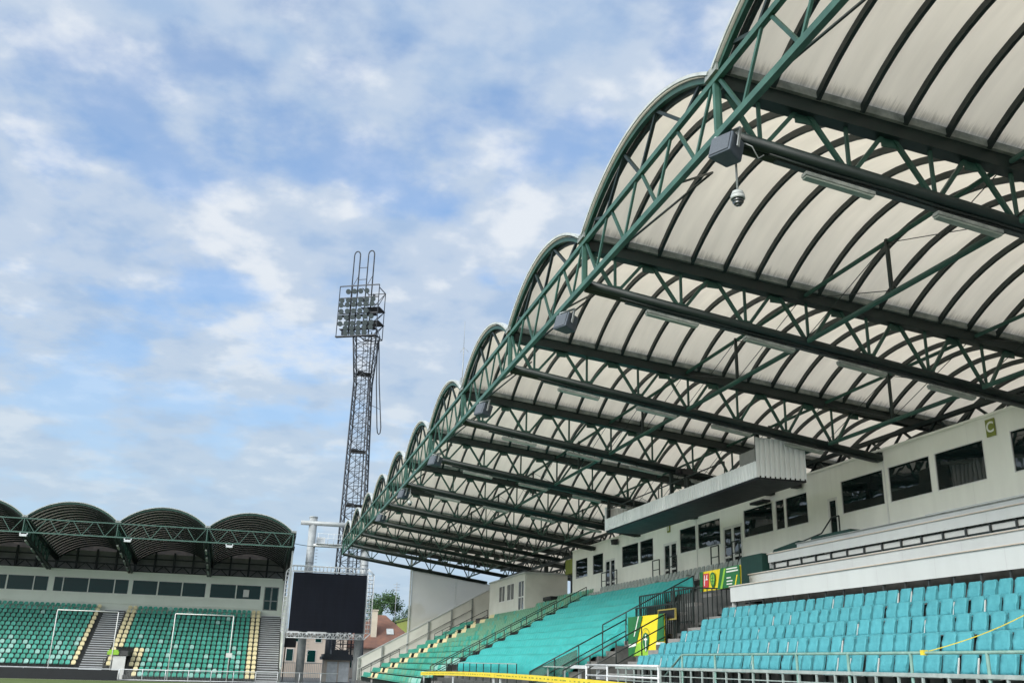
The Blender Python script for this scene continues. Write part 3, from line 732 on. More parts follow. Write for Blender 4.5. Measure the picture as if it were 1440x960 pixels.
# front rail of the near block
P0, P1 = (12.1, 26.85, .44), (12.1, 10, .44)
rail('railing', [(12.1, 28.1, -.15), P0, P1], [((12.1, y, .44), -1.0) for y in (26.85, 24.74, 22.65, 20.57, 18.54, 16.48, 14.44, 12.4)], 'rail_green',
     'weathered green tube railing in front of the lowest turquoise seats', r=.030, mids=(), base=(12.1, 20, -1), pr_=.032)
fr = thing('fence_panel', 'grey wire mesh fence below the front row of turquoise seats', 'fence', (12.1, 21, GZ))
q = MB(); q.bar((12.08, 32.2, .05), (12.08, 10, .05), .06, .07); q.build('top_bar', 'rail_grey', fr)
q = MB(); v = 32.0
while v > 10: q.box((12.06, v - .022, -1.6), (12.1, v + .022, .02)); v -= .72
q.build('uprights', 'rail_grey', fr)
q = MB()
for z in (-.16, -.34, -.52, -.7): q.box((12.074, 10, z - .012), (12.086, 32.2, z + .012))
q.build('wires', 'rail_grey', fr)
q = MB(); q.box((12.14, 8, GZ), (12.19, 34.6, -.37)); q.build('backing', 'black', fr)
# white railing at the foot of the stairs
rail('railing', [(11.4, 33.35, .11), (11.4, 26.9, .11)], [((11.4, y, .11), -1.6) for y in (33.3, 31.2, 26.95)], 'galv_light',
     'short white two bar railing at the foot of the stairs', r=.035, mids=(.33,), base=(11.4, 30, -1.6))
# rails either side of the vomitory
def slope_rail(v, u0, u1, h, m, label, group=None, mids=(.45,), r=.026, ends=True, np=5, zo=0):
    zf = lambda u: zrow(0) + .525 * (u - 12.3) + zo
    a, b = (u0, v, zf(u0) + h), (u1, v, zf(u1) + h)
    ps = [(along(a, b, t / (np - 1)), zf(u0 + (u1 - u0) * t / (np - 1)) - .1) for t in range(np)]
    return rail('handrail', [a, b], ps, m, label, group, r, mids, (u0, v, zf(u0)), 'handrail')
slope_rail(38.8, 10.9, 15.0, .9, 'rail_black', 'dark handrail rising along the right edge of the turquoise tarpaulin')
slope_rail(34.7, 11.0, 15.05, .95, 'rail_black', 'dark handrail on the stair edge crossing in front of the yellow banner', mids=(.42, .8))
q = MB(); q.prism([(10.9, 38.83, -.95), (12.9, 38.83, .05), (12.9, 38.83, .72), (10.9, 38.83, -.2)], (0, .02, 0))
solo(q, 'glass_panel', 'rail_glass', (12, 38.8, -.9), 'greenish glass infill panel at the low end of the tarpaulin handrail', 'panel')
q = MB(); q.box((12.2, 35.2, -.02), (12.9, 37.6, .10)); q.box((12.5, 35.3, -1.2), (12.6, 35.4, -.02)); q.box((12.5, 37.4, -1.2), (12.6, 37.5, -.02))
solo(q, 'bench', 'galv_light', (12.5, 36.5, -1.2), 'pale bench slab in the entrance pit between the two dark handrails', 'bench')
q = MB(); q.bar((11.6, 38.9, .02), (11.6, 36.2, .02), .3, .04); q.box((11.55, 36.3, -1.2), (11.6, 36.36, 0)); q.box((11.55, 38.5, -1.2), (11.6, 38.56, 0))
solo(q, 'shelf_table', 'rail_grey', (11.6, 37.5, -1.2), 'narrow grey shelf table beside the glass infill panel', 'table')
slope_rail(60.2, 10.9, 20.6, .95, 'rail_black', 'long dark handrail on the aisle at the far edge of the tarpaulin', np=10)
slope_rail(61.45, 10.9, 19.0, .95, 'rail_black', 'long dark handrail beside the first green seats of the far block', np=9)
slope_rail(93.6, 10.2, 13.6, .9, 'rail_black', 'dark handrail descending along the sloping end wall', mids=(.2,), np=5)
slope_rail(86.2, 16.5, 20.2, .9, 'rail_black', 'dark handrail below the windows of the small grey cabin', np=3)
slope_rail(90.0, 16.2, 17.6, .9, 'rail_black', 'short dark railing high up against the sloping end wall', np=3)
def bar_fence(p, q, zt, zb, n, label):
    root = thing('bar_fence', label, 'fence', (p[0], p[1], zb))
    a, b = Vector((p[0], p[1], zt)), Vector((q[0], q[1], zt)); t = MB()
    t.bar(a, b, .05, .05); t.bar((p[0], p[1], zb + .1), (q[0], q[1], zb + .1), .04, .04); t.build('rails', 'rail_black', root)
    t = MB()
    for i in range(n + 1):
        x = a.lerp(b, i / n); t.bar((x.x, x.y, zb), (x.x, x.y, zt), .03 if 0 < i < n else .06)
    t.build('bars', 'rail_black', root)
    return root
bar_fence((15.45, 38.75), (15.45, 34.6), 2.42, 1.15, 22, 'black barred fence above the yellow banner over the entrance pit')
bar_fence((15.3, 34.55), (18.2, 34.0), 3.0, 1.0, 16, 'black barred fence beside the steps right of the yellow banner')
bar_fence((16.2, 40.2), (16.2, 34.8), 3.02, 1.7, 26, 'taller black barred fence in front of the tarpaulin at the entrance top')
slope_rail(39.4, 14.2, 18.4, 1.1, 'rail_black', 'dark handrail climbing past the fence to the upper banner', mids=())
q = MB()
for i in range(7): q.box((15.4 + .4 * i, 32.15, 1.0 + .21 * i), (15.8 + .4 * i, 34.4, 1.22 + .21 * i))
solo(q, 'steps', 'concrete', (16, 33.3, 1), 'grey concrete steps behind the barred fence', 'steps')
q = MB()
for a, b in (((15.2, 37.2, 2.03), (15.2, 35.6, 1.98)),): 
    q.box((15.18, 34.2, 1.80), (15.24, 35.85, 1.85)); q.box((15.18, 34.2, 2.17), (15.24, 35.85, 2.22)); q.box((15.18, 34.2, 1.85), (15.24, 34.25, 2.17)); q.box((15.18, 35.8, 1.85), (15.24, 35.85, 2.17))
    q.box((15.2, 34.25, 1.85), (15.22, 35.8, 2.17), 1)
solo(q, 'notice_board', ['dull_gold', 'black'], (15.2, 36, 1.8), 'small black notice board in a yellow frame above the big banner', 'sign')
# low white glazed fence under the tarpaulin
fz = thing('low_fence', 'low pale fence with clear panes below the tarpaulin', 'fence', (11.9, 50, -.9))
q = MB(); q.bar((11.9, 44.6, .10), (11.9, 58.0, .10), .04); q.bar((11.9, 44.6, -.42), (11.9, 58.0, -.42), .04); q.build('rails', 'rail_grey', fz)
q = MB()
for i in range(9): q.bar((11.9, 44.6 + i * 1.675, -1.2), (11.9, 44.6 + i * 1.675, .1), .04)
q.build('posts', 'rail_black', fz)
# door guard frames at the press doors
for j, (v0, v1, lab) in enumerate(((43.51, 44.35, 'black door guard frame left of the nearest double door'), (41.38, 42.1, 'black door guard frame right of the nearest double door'),
        (50.85, 51.82, 'black door guard frame left of the middle double door'), (48.53, 49.5, 'black door guard frame right of the middle double door'),
        (59.5, 60.4, 'black door guard frame left of the farthest double door'), (57.6, 58.5, 'black door guard frame right of the farthest double door'))):
    q = MB(); u = 21.7
    q.bar((u, v0, 4.3), (u, v0, 5.88), .05); q.bar((u, v1, 4.3), (u, v1, 5.88), .05); q.bar((u, v0, 5.88), (u, v1, 5.88), .05); q.bar((u, v0, 5.35), (u, v1, 5.35), .04)
    solo(q, 'guard_frame', 'rail_black', (u, (v0 + v1) / 2, 4.3), lab, 'railing', 'guard frames at the press doors')
rail('handrail', [(21.0, 35.2, 5.0), (21.2, 33.6, 5.25), (21.7, 33.6, 5.9), (21.7, 33.1, 5.9)], [((21.7, 33.1, 5.9), 4.4)], 'rail_black', 'bent black handrail beside the narrow single door of the press wall', r=.03, cat='handrail')

# ------------------------------------------------------------------ banners and signs (flat cloth facing the field, -X)
def banner(name, label, u, ya, yb, zb, zt, parts):
    """ya: left end (seen from the field), yb: right end"""
    r = thing(name, label, 'banner', (u, (ya + yb) / 2, zb)); W, H = ya - yb, zt - zb
    P = lambda s, t: (u, ya - s * W, zb + t * H)
    b = MB(); n = 14
    vs = []
    for i in range(n + 1):
        for j in range(5):
            p = P(i / n, j / 4); vs.append((p[0] + .03 * math.sin(i * 1.3) * (1 - j / 4) + .004, p[1], p[2]))
    b.add(vs + [(x + .012, y, z) for x, y, z in vs], [(i*5+j, i*5+j+1, (i+1)*5+j+1, (i+1)*5+j) for i in range(n) for j in range(4)], 0, True)
    b.build('cloth', parts[0], r)
    for k, (nm, m, poly) in enumerate(parts[1:]):
        q = MB(); q.prism([Vector(P(s, t)) + Vector((-.036 - .003 * k, 0, 0)) for s, t in poly], (.002, 0, 0)); q.build(nm, m, r)
    return r
def shield(cx, cy, w, h):
    return [(cx - w, cy + h * .55), (cx - w * .7, cy + h * .85), (cx, cy + h), (cx + w * .7, cy + h * .85), (cx + w, cy + h * .55), (cx + w * .95, cy), (cx + w * .6, cy - h * .55),
            (cx, cy - h), (cx - w * .6, cy - h * .55), (cx - w * .95, cy)]
def arc(cx, cy, r0, r1, a0, a1, n=10, asp=1.0):
    o = []
    for i in range(n + 1):
        a = math.radians(a0 + (a1 - a0) * i / n); o.append((cx + r1 * math.cos(a) * asp, cy + r1 * math.sin(a)))
    for i in range(n, -1, -1):
        a = math.radians(a0 + (a1 - a0) * i / n); o.append((cx + r0 * math.cos(a) * asp, cy + r0 * math.sin(a)))
    return o
banner('banner', 'yellow and green banner with crest hanging low over the entrance pit', 15.0, 38.45, 34.75, .50, 2.03, ['banner_yellow',
    ('green_side', 'banner_green', [(0, 1), (.42, 1), (.16, 0), (0, 0)]), ('white_stripe', 'banner_white', [(.30, 1), (.325, 1), (.19, .5), (.165, .5)]),
    ('lime_corner', 'banner_lime', [(.17, .02), (.60, .02), (.48, .42), (.25, .30)]),
    ('green_end', 'banner_green', [(.86, 1), (1, 1), (1, .35), (.80, .35)]), ('white_end', 'banner_white', [(.80, .33), (1, .33), (1, .25), (.78, .25)]), ('green_tail', 'banner_green', [(.88, .22), (1, .22), (1, .0), (.9, 0)]),
    ('white_patch', 'banner_white', [(.02, .30), (.24, .34), (.24, .26), (.02, .22)]),
    ('crest_ring', 'banner_green', arc(.52, .52, .155, .17, 10, 190, asp=.6)), ('crest', 'banner_green', shield(.52, .34, .085, .24)), ('crest_bar', 'banner_white', [(.505, .53), (.535, .53), (.53, .12), (.51, .12)]),
    ('crest_arms', 'banner_white', [(.47, .43), (.57, .43), (.565, .39), (.475, .39)])])
banner('banner', 'upper yellow and green banner with red block and crest beside the press desks', 17.0, 35.75, 32.35, 2.97, 3.72, ['banner_yellow',
    ('green_side', 'banner_green', [(0, 1), (.09, 1), (.06, 0), (0, 0)]), ('red_block', 'banner_red', [(.10, .88), (.24, .88), (.22, .18), (.085, .18)]),
    ('red_text', 'banner_white', [(.12, .80), (.14, .80), (.13, .26), (.11, .26)]), ('red_text', 'banner_white', [(.185, .80), (.205, .80), (.195, .55), (.175, .55)]), ('red_text', 'banner_white', [(.16, .60), (.22, .60), (.215, .54), (.155, .54)]),
    ('crest', 'banner_green', shield(.34, .48, .065, .42)), ('crest_inner', 'banner_lime', shield(.34, .50, .045, .30)), ('crest_bar', 'banner_green', [(.33, .78), (.35, .78), (.347, .16), (.333, .16)]),
    ('crest_arms', 'banner_green', [(.31, .62), (.37, .62), (.365, .56), (.315, .56)]), ('crest_arms', 'banner_green', [(.315, .46), (.365, .46), (.36, .40), (.32, .40)]),
    ('green_block', 'banner_green', [(.55, 1), (1, 1), (1, 0), (.46, 0)]), ('lime_stripe', 'banner_lime', [(.64, .95), (.68, .95), (.58, 0), (.53, 0)]), ('yellow_stripe', 'banner_yellow', [(.93, .55), (.955, .55), (.90, .05), (.875, .05)]),
    ('text_line', 'banner_white', [(.70, .93), (.95, .93), (.95, .87), (.70, .87)]), ('text_line', 'banner_white', [(.70, .80), (.97, .80), (.97, .73), (.70, .73)]),
    ('text_line', 'banner_white', [(.70, .50), (.80, .50), (.80, .44), (.70, .44)]), ('text_line', 'banner_white', [(.70, .34), (.84, .34), (.84, .28), (.70, .28)]), ('text_line', 'banner_white', [(.70, .20), (.83, .20), (.83, .14), (.70, .14)])])
def letter_sign(label, ya, yb, zb, zt, body, u=WU - .05, white=True):
    r = thing('sector_sign', label, 'sign', (u, (ya + yb) / 2, zb), 'sector letter signs')
    b = MB(); b.box((u, yb, zb), (u + .02, ya, zt)); b.build('plate', 'olive', r)
    flat_text(body, 'banner_white', (zt - zb) * .85, (u - .012, (ya + yb) / 2, (zb + zt) / 2), (0, -1, 0), (0, 0, 1), r)
    return r
letter_sign('olive green sign with a white letter C at the right end of the press wall', 25.06, 24.66, 7.30, 7.86, 'C')
letter_sign('small olive sign with a white letter B between the press windows', 50.4, 49.98, 7.32, 7.76, 'B')
q = MB(); q.box((22.3, 67.75, 5.2), (24.5, 67.8, 6.9), 1); q.box((22.25, 67.82, 6.55), (23.6, 69.9, 7.6), 0)
solo(q, 'panel', ['olive', 'interior'], (23, 68.5, 5.2), 'olive yellow board over a dark doorway at the far end of the press wall', 'board')

# ------------------------------------------------------------------ yellow boards in front
def yboard(y0, y1, lab, dz0, dz1, n=10):
    r = thing('advertising_board', lab, 'board', (10.5, (y0 + y1) / 2, GZ), 'yellow boards in front of the stand')
    zt = lambda y: -.30 + (-.075 * ((y - 40) / 14) ** 2) + (0.0)
    f = MB(); bk = MB()
    for i in range(n):
        a, b = y0 + (y1 - y0) * i / n, y0 + (y1 - y0) * (i + 1) / n
        f.add([(10.5, a, zt(a) - .2), (10.5, b, zt(b) - .2), (10.5, b, zt(b)), (10.5, a, zt(a)), (10.56, a, zt(a) - .2), (10.56, b, zt(b) - .2), (10.56, b, zt(b)), (10.56, a, zt(a))],
              [(0,3,2,1),(4,5,6,7),(3,7,6,2),(0,1,5,4)] + ([(0,4,7,3)] if i == 0 else []) + ([(1,2,6,5)] if i == n - 1 else []))
    t = f
    y = y0 + .8
    while y < y1 - .6:
        t.box((10.494, y, zt(y) - .12), (10.498, y + random.uniform(.1, .4), zt(y) - .08), 1); y += .5
    f.build('yellow_strip', ['yellow', 'olive'], r)
    p = MB()
    for t_ in (.03, .5, .97): p = MB(); y = y0 + (y1 - y0) * t_; p.box((10.57, y - .05, GZ), (10.64, y + .05, zt(y) - .02)); p.build('post', 'galv_light', r)
    return r
yboard(24, 43.0, 'yellow printed board strip in the foreground, right hand length', 0, 0)
yboard(43.05, 62.5, 'yellow printed board strip below the green seats, farther length', 0, 0)

# ------------------------------------------------------------------ roof fixtures: lights, speakers, cameras
BM = ['nearest', 'second', 'third', 'fourth', 'fifth', 'sixth']
lampt = None
for n in range(6):
    v = 14.65 + 8 * n
    for j, u0 in enumerate((9.42, 12.32, 15.2, 18.1)):
        u1 = u0 + 1.5; um = (u0 + u1) / 2; sl_ = math.atan(.14)
        lab = 'pale tube light fitting under the %s roof beam, %s from the roof edge' % (BM[n], ORD[j + 1])
        if lampt is None:
            lampt = thing('tube_light', lab, 'lamp', (0, 0, 0))
            b = MB(); b.box((-.76, -.09, -.04), (.76, .09, .04)); b.build('housing', 'gutter', lampt)
            b = MB(); b.box((-.74, -.075, -.085), (.74, .075, -.042)); b.build('diffuser', 'diffuser', lampt)
            b = MB(); b.box((-.5, -.015, .04), (-.46, .015, .18)); b.build('hanger', 'rail_black', lampt); b = MB(); b.box((.46, -.015, .04), (.5, .015, .18)); b.build('hanger', 'rail_black', lampt); o = lampt
        else: o = copy_tree(lampt)
        o.location = (um, v - .05, zl(um) - .30); o.rotation_euler = (0, sl_, 0); o['label'] = lab; o['group'] = 'tube lights under the roof beams'
spk = [(14.35, 9.50, 'large grey loudspeaker box hung at the nearest roof edge joint'), (24.25, 9.42, 'grey loudspeaker hung under the roof edge in the second bay'), (34.6, 9.42, 'grey loudspeaker hung under the roof edge in the third bay'),
       (44.9, 9.42, 'grey loudspeaker hung under the roof edge in the fourth bay'), (55.2, 9.42, 'grey loudspeaker hung under the roof edge in the fifth bay'), (65.4, 9.42, 'grey loudspeaker hung under the roof edge in the sixth bay')]
s0 = None
for y, z, lab in spk:
    if s0 is None:
        s0 = thing('loudspeaker', lab, 'loudspeaker', (0, 0, 0))
        b = MB(); b.prism([(-.20, -.25, -.30), (.30, -.17, -.22), (.30, .17, -.22), (-.20, .25, -.30)], (.04, 0, .50)); o_ = b.build('cabinet', 'speaker_grey', s0)
        bv = o_.modifiers.new('bevel', 'BEVEL'); bv.width = .035; bv.segments = 2
        b = MB(); b.prism([(-.215, -.21, -.26), (-.205, -.21, -.26), (-.205, .21, -.26), (-.215, .21, -.26)], (.03, 0, .42)); b.build('grille', 'grille', s0)
        b = MB(); b.box((-.03, -.29, -.1), (.03, -.265, .34)); b.box((-.03, .265, -.1), (.03, .29, .34)); b.box((-.03, -.29, .34), (.03, .29, .37)); b.build('bracket', 'galv', s0); o = s0
    else: o = copy_tree(s0)
    o.location = (7.65, y, z - .18); o.rotation_euler = (.0, .25, .5); o['label'] = lab; o['group'] = 'loudspeakers along the roof edge'
def dome(label, u, v, ztop, zb):
    r = thing('dome_camera', label, 'camera', (u, v, zb))
    b = MB(); b.tube((u, v, zb + .22), (u, v, ztop), .022, 8); b.build('pole', 'galv', r)
    b = MB(); prof = [(.03, .24), (.10, .21), (.135, .12), (.135, .05)]
    for (r0, z0), (r1, z1) in zip(prof, prof[1:]): b.path([(u, v, zb + z0), (u, v, zb + z1)], r0, 16, r1, caps=True)
    b.build('cap', 'flashing', r)
    b = MB(); prof = [(.115, .05), (.105, -.02), (.06, -.075), (.01, -.09)]
    for (r0, z0), (r1, z1) in zip(prof, prof[1:]): b.path([(u, v, zb + z0), (u, v, zb + z1)], r0, 16, r1, caps=True)
    b.build('bubble', 'glass', r); return r
dome('white dome camera hanging on a pole at the nearest roof edge joint', 7.95, 14.55, 9.4, 8.33)
dome('small white dome camera on a pole at the far roof edge', 8.0, 54.65, 9.6, 8.6)
b = MB(); b.box((8.1, 14.6, 9.62), (8.3, 14.75, 9.8)); solo(b, 'junction_box', 'diffuser', (8.2, 14.7, 9.6), 'small cream junction box on the nearest roof beam', 'box')
b = MB(); b.path([(8.0, 14.5, 9.62), (8.25, 14.45, 9.5), (8.4, 14.5, 9.3), (8.55, 14.55, 9.42)], .012, 6); solo(b, 'cable', 'galv_light', (8.2, 14.5, 9.4), 'looped pale cable beside the nearest loudspeaker', 'cable')
# antenna on the roof edge
r = thing('antenna', 'thin whip antenna standing on the roof valley', 'antenna', (7.7, 39.2, 11.3))
b = MB(); b.tube((7.7, 39.2, 11.2), (7.7, 39.2, 13.2), .025, 6); b.tube((7.7, 39.2, 13.2), (7.7, 39.2, 14.4), .010, 6); b.build('mast', 'galv', r)
b = MB(); b.box((7.6, 39.0, 11.3), (7.8, 39.3, 11.75)); b.build('base_box', 'galv', r)
b = MB()
for a in range(3): b.tube((7.7, 39.2, 13.2), (7.7 + .22 * math.cos(a * 2.1), 39.2 + .22 * math.sin(a * 2.1), 13.0), .008, 5)
b.build('radials', 'galv', r)

# ------------------------------------------------------------------ camera platform under the roof
cp_ = thing('camera_platform', 'suspended camera platform with pale corrugated sides under the roof', 'platform', (18, 39, 6.6))
def corr(u0, v0, u1, v1, zb, zt, pitch, amp):
    m = MB(); a, b = Vector((u0, v0, 0)), Vector((u1, v1, 0)); L = (b - a).length; d = (b - a) / L; nrm = Vector((d.y, -d.x, 0)); n = int(L / pitch); pts = []
    for i in range(n):
        for t, o in ((0, 0), (.5, 0), (.6, amp), (.9, amp)): pts.append(a + d * (L * (i + t) / n) + nrm * o)
    pts.append(b)
    k = len(pts); vs = [(p.x, p.y, zb) for p in pts] + [(p.x, p.y, zt) for p in pts] + [(p.x + nrm.x * -.03, p.y + nrm.y * -.03, zb) for p in pts] + [(p.x + nrm.x * -.03, p.y + nrm.y * -.03, zt) for p in pts]
    m.add(vs, [(i, i + 1, k + i + 1, k + i) for i in range(k - 1)] + [(2*k + i, 3*k + i, 3*k + i + 1, 2*k + i + 1) for i in range(k - 1)] + [(k+i, k+i+1, 3*k+i+1, 3*k+i) for i in range(k-1)])
    return m
corr(17, 46.8, 17, 30.8, 6.68, 7.27, .25, -.03).build('front_parapet', 'corr_light', cp_)
corr(17, 30.8, 19.0, 30.8, 6.68, 8.14, .19, -.06).build('near_end_wall', 'corr_light', cp_)
corr(19, 46.8, 17.0, 46.8, 6.68, 7.9, .22, -.03).build('far_end_wall', 'corr_light', cp_)
b = MB(); b.box((17.06, 30.84, 6.62), (19.0, 46.76, 6.74))
b.build('floor', 'black', cp_)
b = MB(); b.box((18.9, 30.9, 6.75), (18.95, 46.7, 7.3)); b.build('rear_parapet', 'cladding', cp_)
b = MB(); b.tube((17.1, 46.7, 7.75), (17.1, 33.5, 7.75), .03); 
for v in (46.7, 43, 40, 37, 33.5): b.tube((17.1, v, 7.2), (17.1, v, 7.75), .025)
b.build('top_rail', 'rail_black', cp_)
for u in (17.15, 18.85):
    for v in (30.95, 38.65, 46.6): b = MB(); b.box((u - .07, v - .07, 6.75), (u + .07, v + .07, zl(u) - .1)); b.build('hanger', 'steel_shaded', cp_)
b = MB(); b.box((17.6, 31.5, 6.75), (18.6, 33.2, 8.0)); solo(b, 'cabinet', 'cladding', (18.1, 32.3, 6.75), 'grey equipment cabinet on the camera platform', 'cabinet')
r = thing('video_camera', 'black video camera on a stand on the camera platform', 'camera', (17.5, 38.0, 6.75))
b = MB(); b.tube((17.5, 38, 6.75), (17.5, 38, 8.05), .05, 8); b.build('stand', 'rail_black', r)
b = MB(); b.box((17.3, 37.8, 8.05), (17.8, 38.2, 8.3)); b.box((17.1, 37.9, 8.1), (17.3, 38.1, 8.25)); b.build('body', 'black', r)
for v, lab in ((36.2, 'small black loudspeaker mounted on the wall top below the platform near end'), (58.2, 'small black loudspeaker mounted on the wall top beyond the platform')):
    b = MB(); b.prism([(21.65, v - .2, 7.5), (21.95, v - .2, 7.5), (21.95, v - .2, 7.85), (21.6, v - .2, 7.8)], (0, .4, 0)); b.box((21.95, v - .03, 7.6), (22.02, v + .03, 7.7))
    solo(b, 'wall_speaker', 'black', (21.8, v, 7.5), lab, 'loudspeaker')
b = MB(); b.box((21.5, 38.6, 7.28), (21.9, 39.8, 7.38)); b.box((21.9, 39.1, 7.3), (22.02, 39.2, 7.36)); solo(b, 'wall_lamp', 'black', (21.7, 39.2, 7.28), 'flat black lamp on the press wall under the platform', 'lamp')

# ------------------------------------------------------------------ cabin at the far end of the stand
cb = thing('cabin', 'grey flat roofed cabin on the upper terrace by the end wall', 'cabin', (21.6, 79, 3.7))
cops = [(79.3, 81.3, 5.0, 6.35), (76.3, 78.6, 5.0, 6.35), (73.3, 75.0, 4.1, 6.35)]
b = MB(); wall_open(b, 20.0, 20.12, 73.0, 84.8, 3.6, 6.82, cops); b.box((20.12, 73.0, 3.6), (23.3, 73.12, 6.82)); b.box((20.12, 84.68, 3.6), (23.3, 84.8, 6.82)); b.box((23.3, 73, 3.6), (23.42, 84.8, 6.82)); b.build('wall', 'cabin', cb)
b = MB(); b.box((19.9, 72.9, 6.823), (23.5, 84.9, 6.93)); b.build('roof', 'flashing', cb)
b = MB(); b.box((20.9, 73.2, 3.6), (21, 84.6, 6.8)); b.build('inner_screen', 'interior', cb)
opening(cb, main_T, 'window', 20.0, 79.3, 81.3, 5.0, 6.35, 'frame_white', 'glass', leaf=[80.3], fw=.07)
opening(cb, main_T, 'window', 20.0, 76.3, 78.6, 5.0, 6.35, 'frame_white', 'glass', leaf=[77.4], fw=.07)
opening(cb, main_T, 'door', 20.0, 73.3, 75.0, 4.1, 6.35, 'frame_white', 'glass', leaf=[74.1], fw=.08)
b = MB(); b.box((21.0, 69.5, 4.7), (22.0, 71.5, 4.95)); b.box((21.1, 69.6, 4.0), (21.2, 69.7, 4.7)); b.box((21.1, 71.3, 4.0), (21.2, 71.4, 4.7)); solo(b, 'table', 'black', (21.5, 70.5, 4.3), 'small black table between the cabin and the press wall', 'table')

# ------------------------------------------------------------------ scoreboard
sb = thing('scoreboard', 'black video scoreboard in a silver lattice frame on tall grey columns', 'scoreboard', (7.1, 101.5, GZ))
b = MB(); b.box((3.48, 100.0, 2.68), (10.76, 100.5, 8.28)); b.build('screen', 'screen', sb)
lf = MB(); Y = 100.15
def rrect(x0, x1, z0, z1, c): return [(x0 + c, z0), (x1 - c, z0), (x1, z0 + c), (x1, z1 - c), (x1 - c, z1), (x0 + c, z1), (x0, z1 - c), (x0, z0 + c)]
o1 = rrect(3.33, 10.91, 2.53, 8.43, .05); o2 = rrect(2.75, 11.5, 2.05, 8.95, .6)
for yy in (Y - .1, Y + .7):
    for lp in (o1, o2):
        for a, c_ in zip(lp, lp[1:] + lp[:1]): lf.tube((a[0], yy, a[1]), (c_[0], yy, c_[1]), .04, 6)
def lerp2(a, b, t): return (a[0] + (b[0] - a[0]) * t, a[1] + (b[1] - a[1]) * t)
def sidepts(k, lo, hi): return [lo + (hi - lo) * i / k for i in range(k + 1)]
def rung(p, q):
    for yy in (Y - .1, Y + .7): lf.tube((p[0], yy, p[1]), (q[0], yy, q[1]), .026, 5)
    lf.tube((q[0], Y - .1, q[1]), (q[0], Y + .7, q[1]), .022, 5)
xs = sidepts(20, 3.4, 10.85)
for i, x in enumerate(xs):
    rung((x, 8.43), (x, 8.95)); rung((x, 2.53), (x, 2.05))
    if i < 20: rung((x, 2.53) if i % 2 else (x, 2.05), (xs[i + 1], 2.05) if i % 2 else (xs[i + 1], 2.53)); 
zs = sidepts(14, 2.7, 8.3)
for i, z in enumerate(zs):
    rung((3.33, z), (2.75, z)); rung((10.91, z), (11.5, z))
    if i < 14: rung((3.33, z), (2.75, zs[i + 1])) if z < 4.2 else None
for x in (3.05, 11.2):
    for yy in (Y - .1, Y + .7): lf.tube((x, yy, 2.6), (x, yy, 8.4), .022, 5)
lf.build('lattice_frame', 'galv_light', sb)
for x, zt in ((5.0, 14.0), (10.6, 13.2)):
    b = MB(); b.tube((x, 102, GZ), (x, 102, zt), .41, 20); b.tube((x, 102, zt - .02), (x, 102, zt + .12), .44, 20)
    for z in (2, 5.5, 9.4): b.tube((x, 102, z), (x, 102, z + .1), .43, 20)
    b.build('column', 'galv', sb)
b = MB(); b.tube((3.75, 101.75, 13.42), (11.6, 101.75, 13.42), .24, 16); b.build('crossbar', 'galv', sb)
b = MB(); b.tube((5.2, 101.5, 11.15), (11, 101.5, 11.15), .16, 12); b.build('crossbar', 'galv_light', sb)
b = MB(); b.box((5.4, 101.2, 11.3), (10.4, 102.6, 11.36))
for z in (11.9, 12.35): b.tube((5.5, 101.2, z), (10.3, 101.2, z), .025, 6)
for x in (5.6, 6.6, 7.2, 8.0, 9.0, 10.0): b.tube((x, 101.2, 11.3), (x, 101.2, 12.35), .025, 6)
b.box((5.5, 102.3, 11.4), (6.4, 102.35, 12.1)); b.build('service_platform', 'galv_light', sb)
b = MB()
for z in range(0, 34): b.box((5.5, 101.93, .5 + z * .32), (5.72, 102.07, .54 + z * .32))
b.build('rungs', 'galv', sb)

# ------------------------------------------------------------------ floodlight tower
TX, TY = 10.9, 120.
tw = thing('floodlight_tower', 'tall lattice floodlight tower with a rack of round lamps', 'floodlight tower', (TX, TY, GZ))
def hw(z): return 1.75 - (z + 2.15) / 36.5 * .72 if z < 34 else 1.03 + (z - 34) * .075
R = Matrix.Rotation(math.radians(-14), 3, 'Z')
def tpt(sx, sy, z):
    p = R @ Vector((sx * hw(z), sy * hw(z), 0)); cx = TX - (z + 2.15) * .010
    return Vector((cx + p.x, TY + p.y, z))
lg = [MB() for _ in range(4)]; corners = ((-1, -1), (1, -1), (1, 1), (-1, 1))
for c_, m_ in zip(corners, lg):
    m_.tube(tpt(*c_, GZ), tpt(*c_, 34), .11, 6); m_.tube(tpt(*c_, 34), tpt(*c_, 41), .10, 6); m_.build('leg', 'tower_steel', tw)
for c_ in corners: b = MB(); b.tube(tpt(*c_, GZ), tpt(*c_, 3.6), .34, 10); b.build('base_leg', 'tower_steel', tw)
br = MB(); z = 0.0
while z < 40:
    h = 1.9
    for k_ in range(4):
        a, c_ = corners[k_], corners[(k_ + 1) % 4]; zt = min(z + h, 41)
        br.bar(tpt(*a, z), tpt(*c_, zt), .065); br.bar(tpt(*c_, z), tpt(*a, zt), .065); br.bar(tpt(*a, zt), tpt(*c_, zt), .06)
    z += h
br.build('bracing', 'tower_steel', tw)
ld = MB()
for dx in (-.28, .28): ld.tube((TX + dx, TY, 0), (TX + dx - .42, TY, 41), .045, 5)
for z in range(0, 78): ld.tube((TX - .28 - z * .0054, TY, z * .52), (TX + .28 - z * .0054, TY, z * .52), .025, 4)
ld.tube((TX + .7, TY - .4, 0), (TX + .2, TY - .4, 41), .09, 6); ld.build('ladder', 'tower_steel', tw)
for z in (6.2, 18.2, 25, 35.2):
    b = MB(); p = hw(z) * .8; c0_ = TX - z * .01; b.box((c0_ - p, TY - p, z), (c0_ + p, TY + p, z + .08)); b.box((c0_ - p, TY - p - .3, z), (c0_ - .2, TY - p, z + .18)); b.build('landing', 'tower_steel', tw)
